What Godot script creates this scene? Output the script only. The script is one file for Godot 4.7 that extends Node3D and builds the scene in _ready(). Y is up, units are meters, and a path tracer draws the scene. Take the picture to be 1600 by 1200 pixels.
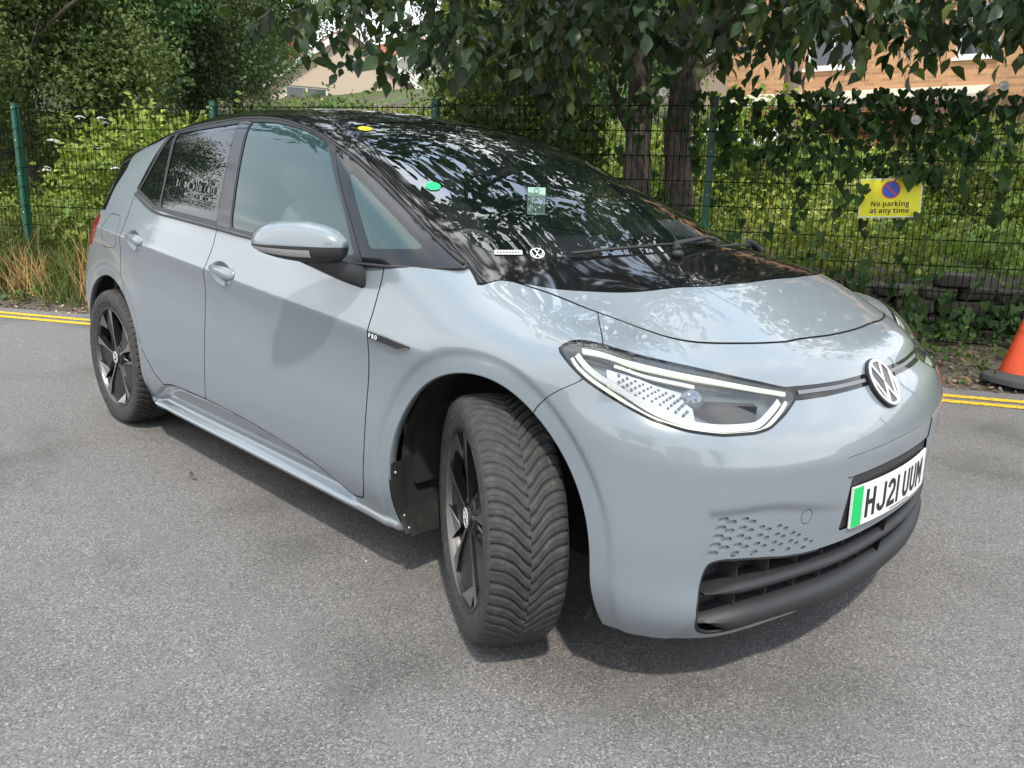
extends Node3D
# A grey electric hatchback parked on a tarmac road in front of a green mesh fence, a tree, houses and gardens.
# Axes of the place: x along the car towards its nose, y up, z towards the car's right side; the front axle is at x = 0.

var rng := RandomNumberGenerator.new()
var M := {}          # materials by name
var names := {}      # how often a top-level name was used

# ------------------------------------------------------------------ nodes
func numbered(called: String) -> String:
	var n: int = names.get(called, 0)
	names[called] = n + 1
	return called if n == 0 else "%s_%03d" % [called, n]

func tag(o: Node, label: String, category: String, group := "") -> void:
	o.set_meta("label", label)
	o.set_meta("category", category)
	if group:
		o.set_meta("group", group)

func thing(called: String, label: String, category: String, at := Vector3.ZERO, group := "") -> Node3D:
	var o := Node3D.new()
	o.name = numbered(called)
	add_child(o)
	o.position = at
	tag(o, label, category, group)
	return o

func part(called: String, mesh: Mesh, m: Material, parent: Node, at := Vector3.ZERO) -> MeshInstance3D:
	var o := MeshInstance3D.new()
	o.name = called
	o.mesh = mesh
	o.material_override = m
	o.position = at
	parent.add_child(o, true)
	return o

func structure(called: String, mesh: Mesh, m: Material) -> MeshInstance3D:
	var o := part(called, mesh, m, self)
	o.set_meta("kind", "structure")
	return o

func group_node(called: String, parent: Node) -> Node3D:
	var o := Node3D.new()
	o.name = called
	parent.add_child(o, true)
	return o

func scatter(called: String, mesh: Mesh, m: Material, spots: Array, tints: Array, parent: Node) -> MultiMeshInstance3D:
	var mm := MultiMesh.new()
	mm.transform_format = MultiMesh.TRANSFORM_3D
	mm.use_colors = tints.size() > 0
	mm.mesh = mesh
	mm.instance_count = spots.size()
	for i in spots.size():
		mm.set_instance_transform(i, spots[i])
		if tints.size():
			mm.set_instance_color(i, tints[i])
	var o := MultiMeshInstance3D.new()
	o.name = called
	o.multimesh = mm
	o.material_override = m
	parent.add_child(o, true)
	o.set_meta("kind", "stuff")
	return o

# ------------------------------------------------------------------ mesh helpers
class Soup:
	var p := PackedVector3Array()
	var n := PackedVector3Array()
	var c := PackedColorArray()
	var t := PackedInt32Array()
	func quad(a: Vector3, b: Vector3, d: Vector3, e: Vector3) -> void:   # a b d e run round the face, seen from the front clockwise
		var nn := (e - a).cross(b - a).normalized()
		var i := p.size()
		p.append(a); p.append(b); p.append(d); p.append(e)
		for k in 4: n.append(nn)
		t.append(i); t.append(i + 1); t.append(i + 2); t.append(i); t.append(i + 2); t.append(i + 3)
	func tri(a: Vector3, b: Vector3, d: Vector3) -> void:
		var nn := (d - a).cross(b - a).normalized()
		var i := p.size()
		p.append(a); p.append(b); p.append(d)
		for k in 3: n.append(nn)
		t.append(i); t.append(i + 1); t.append(i + 2)
	func box(lo: Vector3, hi: Vector3, tr := Transform3D()) -> void:
		var v := []
		for k in 8:
			v.append(tr * Vector3(hi.x if k & 1 else lo.x, hi.y if k & 2 else lo.y, hi.z if k & 4 else lo.z))
		for f in [[0, 2, 3, 1], [5, 7, 6, 4], [4, 6, 2, 0], [1, 3, 7, 5], [2, 6, 7, 3], [4, 0, 1, 5]]:
			quad(v[f[0]], v[f[3]], v[f[2]], v[f[1]])
	# a tube along points with a radius at each
	func tube(pts: Array, radii: Array, sides := 8, caps := true) -> void:
		var base := p.size()
		var up := Vector3.UP
		var count := pts.size()
		for i in count:
			var dir: Vector3 = (pts[mini(i + 1, count - 1)] - pts[maxi(i - 1, 0)]).normalized()
			if absf(dir.dot(up)) > 0.95:
				up = Vector3.RIGHT if absf(dir.x) < 0.9 else Vector3.FORWARD
			var s := dir.cross(up).normalized()
			up = s.cross(dir).normalized()
			for k in sides:
				var a := TAU * k / sides
				var r := s * cos(a) + up * sin(a)
				p.append(pts[i] + r * float(radii[i]))
				n.append(r)
		for i in count - 1:
			for k in sides:
				var k2 := (k + 1) % sides
				var a := base + i * sides + k
				var b := base + i * sides + k2
				t.append(a); t.append(b); t.append(b + sides)
				t.append(a); t.append(b + sides); t.append(a + sides)
		if caps:
			for e in [0, count - 1]:
				var dir: Vector3 = (pts[1] - pts[0] if e == 0 else pts[e] - pts[e - 1]).normalized() * (-1.0 if e == 0 else 1.0)
				var i0 := p.size()
				for k in sides:
					p.append(p[base + e * sides + k]); n.append(dir)
				for k in range(1, sides - 1):
					if e == 0:
						t.append(i0); t.append(i0 + k + 1); t.append(i0 + k)
					else:
						t.append(i0); t.append(i0 + k); t.append(i0 + k + 1)
	# profile of (radius, along) turned round an axis
	func lathe(profile: Array, at: Vector3, axis: Vector3, sides := 48, a0 := 0.0, a1 := TAU) -> void:
		var s := axis.cross(Vector3.UP)
		if s.length() < 0.1:
			s = axis.cross(Vector3.RIGHT)
		s = s.normalized()
		var u := s.cross(axis).normalized()
		var base := p.size()
		var m := profile.size()
		for k in sides + 1:
			var a := lerpf(a0, a1, float(k) / sides)
			var r := s * cos(a) + u * sin(a)
			for i in m:
				var q: Vector2 = profile[i]
				var d: Vector2 = (profile[mini(i + 1, m - 1)] - profile[maxi(i - 1, 0)])
				p.append(at + r * q.x + axis * q.y)
				n.append((r * d.y - axis * d.x).normalized())
		for k in sides:
			for i in m - 1:
				var a := base + k * m + i
				t.append(a); t.append(a + m + 1); t.append(a + 1)
				t.append(a); t.append(a + m); t.append(a + m + 1)
	func grid(rows: int, cols: int, pts: PackedVector3Array, flip := false) -> void:   # rows x cols points, smooth normals
		var base := p.size()
		for i in rows:
			for j in cols:
				var du := pts[i * cols + mini(j + 1, cols - 1)] - pts[i * cols + maxi(j - 1, 0)]
				var dv := pts[mini(i + 1, rows - 1) * cols + j] - pts[maxi(i - 1, 0) * cols + j]
				var nn := du.cross(dv).normalized()
				p.append(pts[i * cols + j]); n.append(-nn if flip else nn)
		for i in rows - 1:
			for j in cols - 1:
				var a := base + i * cols + j
				var b := a + cols
				if flip:
					t.append(a); t.append(a + 1); t.append(b + 1); t.append(a); t.append(b + 1); t.append(b)
				else:
					t.append(a); t.append(b + 1); t.append(a + 1); t.append(a); t.append(b); t.append(b + 1)
	func blob(at: Vector3, r: Vector3, basis := Basis(), seg := 12, lump := 0.0, noise: FastNoiseLite = null) -> void:
		var rows := seg / 2 + 1
		var pts := PackedVector3Array()
		for i in rows:
			var th := PI * i / (rows - 1)
			for j in seg + 1:
				var ph := TAU * j / seg
				var d := Vector3(sin(th) * cos(ph), cos(th), sin(th) * sin(ph))
				var k := 1.0
				if noise:
					k += lump * noise.get_noise_3d(d.x * 90 + at.x * 37, d.y * 90 + at.y * 53, d.z * 90 + at.z * 41)
				pts.append(at + basis * (d * r * k))
		grid(rows, seg + 1, pts)
	func append_mirrored() -> void:
		var k := p.size()
		for i in k:
			p.append(p[i] * Vector3(1, 1, -1)); n.append(n[i] * Vector3(1, 1, -1))
		var m := t.size()
		for i in range(0, m, 3):
			t.append(t[i] + k); t.append(t[i + 2] + k); t.append(t[i + 1] + k)
	func mesh() -> ArrayMesh:
		var a := []
		a.resize(Mesh.ARRAY_MAX)
		a[Mesh.ARRAY_VERTEX] = p
		a[Mesh.ARRAY_NORMAL] = n
		a[Mesh.ARRAY_INDEX] = t
		if c.size() == p.size():
			a[Mesh.ARRAY_COLOR] = c
		var out := ArrayMesh.new()
		if p.size():
			out.add_surface_from_arrays(Mesh.PRIMITIVE_TRIANGLES, a)
		return out

func box_mesh(lo: Vector3, hi: Vector3) -> ArrayMesh:
	var s := Soup.new()
	s.box(lo, hi)
	return s.mesh()

# a flat band of given width along 2-D points, laid on a surface by put(u, v, lift) -> Vector3
func ribbon(s: Soup, pts: Array, width, put: Callable, thick := 0.002, closed := false) -> void:
	var m := pts.size()
	var left := []
	var right := []
	for i in m:
		var a: Vector2 = pts[(i - 1 + m) % m] if closed or i > 0 else pts[i]
		var b: Vector2 = pts[i]
		var c: Vector2 = pts[(i + 1) % m] if closed or i < m - 1 else pts[i]
		var d1 := (b - a).normalized()
		var d2 := (c - b).normalized()
		if d1 == Vector2.ZERO: d1 = d2
		if d2 == Vector2.ZERO: d2 = d1
		var nrm := Vector2(-d1.y - d2.y, d1.x + d2.x).normalized()
		var k := 1.0 / maxf(0.45, nrm.dot(Vector2(-d1.y, d1.x)))
		var w: float = (width[i] if width is Array else width) * 0.5 * k
		left.append(b + nrm * w)
		right.append(b - nrm * w)
	var last := m if closed else m - 1
	for i in last:
		var j := (i + 1) % m
		var la: Vector2 = left[i]
		var lb: Vector2 = left[j]
		var ra: Vector2 = right[i]
		var rb: Vector2 = right[j]
		var a: Vector3 = put.call(la.x, la.y, thick)
		var b: Vector3 = put.call(lb.x, lb.y, thick)
		var c: Vector3 = put.call(rb.x, rb.y, thick)
		var d: Vector3 = put.call(ra.x, ra.y, thick)
		s.quad(a, b, c, d)
		var a0: Vector3 = put.call(la.x, la.y, 0.0)
		var b0: Vector3 = put.call(lb.x, lb.y, 0.0)
		var c0: Vector3 = put.call(rb.x, rb.y, 0.0)
		var d0: Vector3 = put.call(ra.x, ra.y, 0.0)
		s.quad(a0, b0, b, a)
		s.quad(d, c, c0, d0)
		if not closed and i == 0:
			s.quad(a, d, d0, a0)
		if not closed and i == last - 1:
			s.quad(b0, c0, c, b)

func arc(cx: float, cy: float, r: float, a0: float, a1: float, k := 8) -> Array:
	var out := []
	for i in k + 1:
		var a := deg_to_rad(lerpf(a0, a1, float(i) / k))
		out.append(Vector2(cx + r * cos(a), cy + r * sin(a)))
	return out

func lin(r: float, g: float, b: float) -> Color:   # a real-world base colour
	return Color(r, g, b).linear_to_srgb()

func mat(called: String, c: Color, rough := 0.6, metal := 0.0) -> StandardMaterial3D:
	var m := StandardMaterial3D.new()
	m.resource_name = called
	m.albedo_color = c
	m.roughness = rough
	m.metallic = metal
	M[called] = m
	return m

func noise(seed_: int, freq: float, octaves := 4, kind := FastNoiseLite.TYPE_SIMPLEX_SMOOTH) -> FastNoiseLite:
	var f := FastNoiseLite.new()
	f.seed = seed_
	f.frequency = freq
	f.noise_type = kind
	f.fractal_octaves = octaves
	return f

func noise_tex(seed_: int, freq: float, size: int, ramp: Array, octaves := 4, normal := false, bump := 4.0) -> NoiseTexture2D:
	var t := NoiseTexture2D.new()
	t.width = size
	t.height = size
	t.seamless = true
	t.generate_mipmaps = false
	t.noise = noise(seed_, freq, octaves)
	if normal:
		t.as_normal_map = true
		t.bump_strength = bump
	elif ramp.size():
		var g := Gradient.new()
		var offs := PackedFloat32Array()
		var cols := PackedColorArray()
		for r in ramp:
			offs.append(r[0]); cols.append(r[1])
		g.offsets = offs
		g.colors = cols
		t.color_ramp = g
	return t
# ------------------------------------------------------------------ the car's outer skin
# The skin is where body(x, y, z) = 0: the meeting of a side, a top, a nose and a tail surface, each drawn from a few section curves, rounded into one another.
var T_top: PackedFloat32Array
var T_plan: PackedFloat32Array
var T_sec: PackedFloat32Array
var T_smooth: PackedFloat32Array
var T_nose: PackedFloat32Array
var T_tail: PackedFloat32Array
var T_sill: PackedFloat32Array

func curve_table(xk: Array, yk: Array, x0: float, x1: float, n: int) -> PackedFloat32Array:
	var m := []
	var k := xk.size()
	for i in k:
		if i == 0: m.append((yk[1] - yk[0]) / (xk[1] - xk[0]))
		elif i == k - 1: m.append((yk[k - 1] - yk[k - 2]) / (xk[k - 1] - xk[k - 2]))
		else:
			var h0: float = xk[i] - xk[i - 1]
			var h1: float = xk[i + 1] - xk[i]
			m.append(((yk[i] - yk[i - 1]) / h0 * h1 + (yk[i + 1] - yk[i]) / h1 * h0) / (h0 + h1))
	var out := PackedFloat32Array()
	for j in n:
		var x := lerpf(x0, x1, float(j) / (n - 1))
		if x <= xk[0]: out.append(yk[0] + m[0] * (x - xk[0])); continue
		if x >= xk[k - 1]: out.append(yk[k - 1] + m[k - 1] * (x - xk[k - 1])); continue
		var i := 0
		while x > xk[i + 1]: i += 1
		var h: float = xk[i + 1] - xk[i]
		var t: float = (x - xk[i]) / h
		out.append((1 + 2 * t) * (1 - t) * (1 - t) * yk[i] + t * (1 - t) * (1 - t) * h * m[i] + t * t * (3 - 2 * t) * yk[i + 1] + t * t * (t - 1) * h * m[i + 1])
	return out

func lut(t: PackedFloat32Array, u: float) -> float:
	var i := clampi(int(u), 0, t.size() - 2)
	return t[i] + (t[i + 1] - t[i]) * (u - i)

func smax(a: float, b: float, r: float) -> float:
	var k := r - absf(a - b)
	return maxf(a, b) + (k * k / (4.0 * r) if k > 0.0 else 0.0)

func skin_tables() -> void:
	T_top = curve_table([-3.5, -3.2, -2.8, -2.2, -1.6, -1.2, -0.9, -0.6, -0.3, 0, 0.2, 0.4, 0.55, 0.68, 0.8], [1.244, 1.374, 1.43, 1.549, 1.561, 1.512, 1.445, 1.343, 1.233, 1.111, 1.051, 0.974, 0.901, 0.84, 0.762], -3.6, 1.2, 1601)
	T_plan = curve_table([-3.5, -3.1, -2.77, -2.2, -1.4, -0.5, 0, 0.35, 0.7], [0.8, 0.866, 0.878, 0.89, 0.892, 0.893, 0.889, 0.874, 0.8], -3.6, 1.2, 1601)
	var ys := [0.15, 0.22, 0.3, 0.4, 0.5, 0.6, 0.7, 0.766, 0.773, 0.78, 0.83, 0.9, 0.983, 1.05, 1.15, 1.25, 1.35, 1.45]
	T_sec = curve_table(ys, [0.09, 0.045, 0.014, 0.003, 0.006, 0.013, 0.011, 0.001, 0.0, 0.0015, 0.014, 0.032, 0.057, 0.088, 0.133, 0.182, 0.236, 0.3], 0.1, 1.7, 1601)
	T_smooth = curve_table(ys, [0.09, 0.045, 0.014, 0.002, 0.0, 0.0, 0.0, 0.004, 0.0045, 0.005, 0.011, 0.029, 0.057, 0.088, 0.133, 0.182, 0.236, 0.3], 0.1, 1.7, 1601)
	T_nose = curve_table([0.15, 0.25, 0.35, 0.46, 0.55, 0.6, 0.606, 0.612, 0.64, 0.68, 0.76, 0.84, 0.95], [0.705, 0.77, 0.764, 0.769, 0.77, 0.7685, 0.7675, 0.7655, 0.756, 0.737, 0.684, 0.64, 0.482], 0.1, 1.7, 1601)
	T_tail = curve_table([0.2, 0.4, 0.6, 0.9, 1.05, 1.2, 1.4, 1.6], [-3.3, -3.42, -3.45, -3.345, -3.157, -3.023, -2.978, -2.962], 0.1, 1.7, 1601)
	T_sill = curve_table([-2.6, -2.3, -2.14, -2.03, -1.8, -1.24, -0.92, -0.67, -0.6, -0.5, -0.4], [0.2, 0.24, 0.315, 0.344, 0.354, 0.341, 0.312, 0.248, 0.215, 0.16, 0.1], -2.7, -0.3, 801)

var split_value := 0.0   # after body(): below 0 on the top of the car, above 0 on its sides and ends

func body(x: float, y: float, z: float) -> float:
	var w := 1.0 / (1.0 + exp((x + 0.9) / 0.12))
	var h := 1.0 / (1.0 + exp(-(x - 0.22) / 0.07))
	var m := 1.0 - w - h
	var z2 := z * z
	var xs := x + (0.201 * m - 0.042 * h) * z2
	var gt := y - (lut(T_top, (xs + 3.6) * 333.3333) - (0.131 * w + 0.229 * m) * z2 - 0.1 * h * (exp(-pow((z - 0.64) / 0.17, 2)) if z < 0.64 else 1.0))
	var tw := clampf((y - 0.35) / 0.4, 0.0, 1.0)
	var ys := y - 0.078 * clampf(-x, 0.0, 4.0) * tw * tw * (3.0 - 2.0 * tw)
	var cf := 1.0 / (1.0 + exp((x + 0.22) / 0.06))
	var u := (ys - 0.1) * 1000.0
	var half := lut(T_plan, (x + 3.6) * 333.3333) - lut(T_sec, u) * cf - lut(T_smooth, u) * (1.0 - cf)
	if z > 0.5 and y < 1.0:
		# round the wheels the sheet swells, then steps back to a flat band along the opening
		var dx := absf(x) if x > -1.4 else absf(x + 2.77)
		if dx < 0.65:
			var r := Vector2(dx, maxf(y - 0.3755, 0.0)).length()
			half += 0.005 * smoothstep(0.58, 0.455, r) - 0.007 * smoothstep(0.456, 0.432, r)
		if y < 0.4 and x < -0.4 and x > -2.6:
			var d := lut(T_sill, (x + 2.7) * 333.3333) - y
			if d > 0.0:
				half -= 0.036 * smoothstep(0.0, 0.035, d) * smoothstep(0.195, 0.24, y)
			half += 0.02 * smoothstep(0.215, 0.195, y) * smoothstep(-2.5, -2.3, x)
	var gs := z - half
	var nb := smoothstep(0.45, 0.56, y) * smoothstep(0.78, 0.68, y)
	var nose := lut(T_nose, (y - 0.075 * z2 * nb - 0.1) * 1000.0) - 0.199 * z2 - 0.1194 * z2 * z2
	if x > 0.3 and y < 0.58 and z < 0.8:
		var e := minf(0.728 - z, 0.478 + 0.055 * smoothstep(0.25, 0.62, z) - y)
		nose -= 0.010 * smoothstep(-0.006, 0.016, e) * smoothstep(0.22, 0.5, z)
	var gn := x - nose
	var gb := lut(T_tail, (y - 0.1) * 1000.0) + 0.272 * z2 - x
	var g := smax(maxf(smax(gs, gt, 0.107), smax(gn, gt, 0.101)), smax(gs, gn, 0.172), 0.01)
	g = maxf(g, maxf(smax(gs, gb, 0.15), smax(gb, gt, 0.03)))
	split_value = maxf(maxf(gs, gn), gb) - gt
	return g

func shoot(o: Vector3, d: Vector3, r0: float, r1: float) -> float:
	var a := r0
	var b := r1
	var p := o + d * a
	var fa := body(p.x, p.y, p.z)
	p = o + d * b
	var fb := body(p.x, p.y, p.z)
	if fa >= 0.0 or fb <= 0.0:
		return -1.0
	var side := 0
	var c := a
	for k in 14:
		c = (a * fb - b * fa) / (fb - fa)
		p = o + d * c
		var fc := body(p.x, p.y, p.z)
		if absf(fc) < 0.00004:
			break
		if fc > 0.0:
			b = c; fb = fc
			if side == 1: fa *= 0.5
			side = 1
		else:
			a = c; fa = fc
			if side == -1: fb *= 0.5
			side = -1
	return c

func lifted(p: Vector3, lift: float) -> Vector3:
	if lift == 0.0: return p
	return p + skin_normal(p) * lift

func skin_normal(p: Vector3) -> Vector3:
	var s := signf(p.z) if p.z != 0.0 else 1.0
	var q := Vector3(p.x, p.y, absf(p.z))
	var e := 0.004
	var n := Vector3(body(q.x + e, q.y, q.z) - body(q.x - e, q.y, q.z), body(q.x, q.y + e, q.z) - body(q.x, q.y - e, q.z), body(q.x, q.y, q.z + e) - body(q.x, q.y, absf(q.z - e))).normalized()
	return Vector3(n.x, n.y, n.z * s)

func on_side(x: float, y: float, lift := 0.0) -> Vector3:
	return lifted(Vector3(x, y, shoot(Vector3(x, y, 0), Vector3(0, 0, 1), 0.1, 1.2)), lift)

func on_top(x: float, z: float, lift := 0.0) -> Vector3:
	return lifted(Vector3(x, 0.7 + shoot(Vector3(x, 0.7, absf(z)), Vector3(0, 1, 0), 0.0, 1.2), z), lift)

func on_nose(z: float, y: float, lift := 0.0) -> Vector3:
	return lifted(Vector3(shoot(Vector3(0, y, absf(z)), Vector3(1, 0, 0), 0.0, 1.1), y, z), lift)

const DIAG := 0.70710678
func on_corner(s: float, y: float, lift := 0.0) -> Vector3:   # s runs along (1, 0, -1)
	var o := Vector3(s * DIAG, y, -s * DIAG)
	var d := Vector3(DIAG, 0, DIAG)
	var r0 := maxf(0.0, s) + 0.01
	return lifted(o + d * shoot(o, d, r0, 1.6), lift)

# ------------------------------------------------------------------ cutting the skin into panels
var SP := PackedVector3Array()
var SN := PackedVector3Array()

func skin_grid(rows: int, cols: int, pts: PackedVector3Array, ok: PackedByteArray, flip: bool) -> PackedInt32Array:
	var base := SP.size()
	for i in rows:
		for j in cols:
			var q := i * cols + j
			var jl := q - 1 if j > 0 and ok[q - 1] else q
			var jr := q + 1 if j < cols - 1 and ok[q + 1] else q
			var il := q - cols if i > 0 and ok[q - cols] else q
			var ir := q + cols if i < rows - 1 and ok[q + cols] else q
			var nn := (pts[jr] - pts[jl]).cross(pts[ir] - pts[il]).normalized()
			if absf(pts[q].z) < 0.0001: nn.z = 0.0
			SP.append(pts[q])
			SN.append((-nn if flip else nn).normalized())
	var t := PackedInt32Array()
	for i in rows - 1:
		for j in cols - 1:
			var a := i * cols + j
			var b := a + cols
			if ok[a] and ok[a + 1] and ok[b] and ok[b + 1]:
				a += base; b += base
				if flip:
					t.append_array([a, a + 1, b + 1, a, b + 1, b])
				else:
					t.append_array([a, b + 1, a + 1, a, b, b + 1])
	return t

var VAL := PackedFloat32Array()

func measure(tris: PackedInt32Array, f: Callable) -> void:
	VAL.resize(SP.size())
	var done := PackedByteArray()
	done.resize(SP.size())
	for i in tris:
		if done[i] == 0:
			done[i] = 1
			VAL[i] = f.call(SP[i])

func cut(tris: PackedInt32Array, level: float) -> Array:   # [below, above] of what measure() found
	var lo := PackedInt32Array()
	var hi := PackedInt32Array()
	var made := {}
	for i in range(0, tris.size(), 3):
		var a := tris[i]
		var b := tris[i + 1]
		var c := tris[i + 2]
		var sa := VAL[a] >= level
		var sb := VAL[b] >= level
		var sc := VAL[c] >= level
		if sa == sb and sb == sc:
			if sa: hi.append(a); hi.append(b); hi.append(c)
			else: lo.append(a); lo.append(b); lo.append(c)
			continue
		# turn so that a stands alone on its side
		if sa == sb:
			var k := c; c = b; b = a; a = k
		elif sa == sc:
			var k := a; a = b; b = c; c = k
		var alone := VAL[a] >= level
		var ab := edge_point(a, b, level, made)
		var ac := edge_point(a, c, level, made)
		var one := hi if alone else lo
		var two := lo if alone else hi
		one.append(a); one.append(ab); one.append(ac)
		two.append(ab); two.append(b); two.append(c)
		two.append(ab); two.append(c); two.append(ac)
	return [lo, hi]

func edge_point(a: int, b: int, level: float, made: Dictionary) -> int:
	var key := (mini(a, b) << 24) | maxi(a, b)
	if made.has(key): return made[key]
	var t := clampf((level - VAL[a]) / (VAL[b] - VAL[a]), 0.0, 1.0)
	SP.append(SP[a].lerp(SP[b], t))
	SN.append(SN[a].lerp(SN[b], t).normalized())
	VAL.append(level)
	made[key] = SP.size() - 1
	return SP.size() - 1

# which: 1 right side, 2 left side, 3 both
func panel(tris: PackedInt32Array, which := 3, lift := 0.0, shift := Vector3.ZERO) -> ArrayMesh:
	var s := Soup.new()
	var at := {}
	for i in tris:
		if not at.has(i):
			at[i] = s.p.size()
			s.p.append(SP[i] + SN[i] * lift + shift)
			s.n.append(SN[i])
		s.t.append(at[i])
	if which == 3:
		s.append_mirrored()
	elif which == 2:
		for i in s.p.size():
			s.p[i] *= Vector3(1, 1, -1); s.n[i] *= Vector3(1, 1, -1)
		for i in range(0, s.t.size(), 3):
			var k := s.t[i + 1]; s.t[i + 1] = s.t[i + 2]; s.t[i + 2] = k
	return s.mesh()

func poly_distance(poly: PackedVector2Array, q: Vector2) -> float:   # below 0 inside
	var best := 1e9
	var n := poly.size()
	var j := n - 1
	for i in n:
		var c := Geometry2D.get_closest_point_to_segment(q, poly[j], poly[i])
		best = minf(best, q.distance_squared_to(c))
		j = i
	var d := sqrt(best)
	return -d if Geometry2D.is_point_in_polygon(q, poly) else d

# a rounded copy of a polygon
func rounded(pts: Array, r: float, k := 4) -> PackedVector2Array:
	var out := PackedVector2Array()
	var n := pts.size()
	for i in n:
		var a: Vector2 = pts[(i - 1 + n) % n]
		var b: Vector2 = pts[i]
		var c: Vector2 = pts[(i + 1) % n]
		var ra := minf(r, a.distance_to(b) * 0.45)
		var rc := minf(r, c.distance_to(b) * 0.45)
		var p0 := b + (a - b).normalized() * ra
		var p2 := b + (c - b).normalized() * rc
		for m in k + 1:
			var t := float(m) / k
			out.append(p0.lerp(b, t).lerp(b.lerp(p2, t), t))
	return out

func grown(poly: PackedVector2Array, by: float) -> Rect2:
	var r := Rect2(poly[0], Vector2.ZERO)
	for q in poly: r = r.expand(q)
	return r.grow(by)

func by_side(poly: PackedVector2Array) -> Callable:
	var box := grown(poly, 0.03)
	return func(p: Vector3) -> float:
		var q := Vector2(p.x, p.y)
		return poly_distance(poly, q) if p.z > 0.25 and box.has_point(q) else 1.0

func by_top(poly: PackedVector2Array) -> Callable:
	var box := grown(poly, 0.03)
	return func(p: Vector3) -> float:
		var q := Vector2(p.x, p.z)
		return poly_distance(poly, q) if p.y > 0.7 and box.has_point(q) else 1.0

func by_front(poly: PackedVector2Array) -> Callable:
	var box := grown(poly, 0.03)
	return func(p: Vector3) -> float:
		var q := Vector2(p.z, p.y)
		return poly_distance(poly, q) if p.x > 0.3 and box.has_point(q) else 1.0

func by_corner(poly: PackedVector2Array) -> Callable:
	var box := grown(poly, 0.03)
	return func(p: Vector3) -> float:
		var q := Vector2((p.x - p.z) * DIAG, p.y)
		return poly_distance(poly, q) if p.x > -0.1 and p.z > 0.2 and box.has_point(q) else 1.0

func v2(list: Array) -> Array:
	var out := []
	for i in range(0, list.size(), 2):
		out.append(Vector2(list[i], list[i + 1]))
	return out
# ------------------------------------------------------------------ the car
func make_skin() -> PackedInt32Array:
	var rows := 158
	var nf := 150
	var ns := 330
	var nb := 56
	var cols := nf + ns + nb + 1
	var pts := PackedVector3Array()
	var ok := PackedByteArray()
	for i in rows:
		var y := 0.18 + 0.0086 * i
		var x0 := 0.1 - clampf(y - 0.85, 0.0, 1.0) * 2.35
		var x1 := -2.8 + clampf(y - 0.9, 0.0, 1.0) * 0.75
		var last := 0.75
		for j in cols:
			var o := Vector3(x0, y, 0)
			var d := Vector3(0, 0, 1)
			if j < nf:
				var a := PI * 0.5 * j / nf
				d = Vector3(cos(a), 0, sin(a))
			elif j < nf + ns:
				o.x = lerpf(x0, x1, float(j - nf) / ns)
			else:
				o.x = x1
				var a := PI * 0.5 * float(j - nf - ns) / nb
				d = Vector3(-sin(a), 0, cos(a))
			var r := shoot(o, d, maxf(0.02, last - 0.03), last + 0.03)
			if r < 0.0:
				r = shoot(o, d, 0.02, 1.5)
			if r > 0.0: last = r
			ok.append(1 if r > 0.0 else 0)
			pts.append(o + d * maxf(r, 0.0))
	var side := skin_grid(rows, cols, pts, ok, true)
	pts = PackedVector3Array()
	ok = PackedByteArray()
	rows = 345
	cols = 100
	for i in rows:
		var x := -3.42 + 0.0125 * i
		var last := 0.5
		for j in cols:
			var z := 0.0088 * j
			var o := Vector3(x, 0.7, z)
			var r := shoot(o, Vector3.UP, maxf(0.0, last - 0.03), last + 0.03)
			if r < 0.0:
				r = shoot(o, Vector3.UP, 0.0, 1.0)
			if r > 0.0: last = r
			ok.append(1 if r > 0.0 else 0)
			pts.append(o + Vector3.UP * maxf(r, 0.0))
	var top := skin_grid(rows, cols, pts, ok, false)
	var which := func(p: Vector3) -> float:
		body(p.x, p.y, p.z)
		return split_value
	measure(side, which)
	side = cut(side, -0.0005)[1]
	measure(top, which)
	top = cut(top, 0.0005)[0]
	side.append_array(top)
	return side

var seam_tris := PackedInt32Array()

# parts tris along the line where f is 0, leaving a joint of that width; the bottom of the joint is kept aside
func joint(tris: PackedInt32Array, f: Callable, width := 0.0045) -> Array:
	measure(tris, f)
	var a := cut(tris, -width * 0.5)
	var b := cut(a[1], width * 0.5)
	seam_tris.append_array(b[0])
	return [a[0], b[1]]

func take(tris: PackedInt32Array, f: Callable, level := 0.0) -> Array:   # [inside, outside]
	measure(tris, f)
	return cut(tris, level)

func loop_wall(s: Soup, poly: PackedVector2Array, outer: Callable, inner: Callable) -> void:
	var n := poly.size()
	for i in n:
		var a := poly[i]
		var b := poly[(i + 1) % n]
		s.quad(outer.call(a), outer.call(b), inner.call(b), inner.call(a))

const DLO := [-2.406, 1.175, -2.303, 1.453, -2.102, 1.474, -1.901, 1.486, -1.722, 1.494, -1.535, 1.486, -1.383, 1.469, -1.225, 1.44, -1.093, 1.405, -1.018, 1.381, -0.907, 1.342, -0.698, 1.249, -0.489, 1.153, -0.303, 1.067, -0.203, 1.023, -0.239, 1.018, -0.475, 1.008, -0.575, 1.006, -0.668, 1.008, -1.301, 1.044, -1.546, 1.061, -1.925, 1.086, -2.163, 1.107]
const LAMP := [-0.428, 0.865, -0.422, 0.871, -0.4, 0.886, -0.37, 0.892, -0.32, 0.889, -0.216, 0.864, -0.077, 0.832, 0.062, 0.804, 0.161, 0.78, 0.169, 0.756, 0.129, 0.73, 0.076, 0.706, 0.035, 0.701, -0.051, 0.705, -0.139, 0.717, -0.215, 0.736, -0.272, 0.76, -0.326, 0.787, -0.368, 0.811, -0.401, 0.838]
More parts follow.
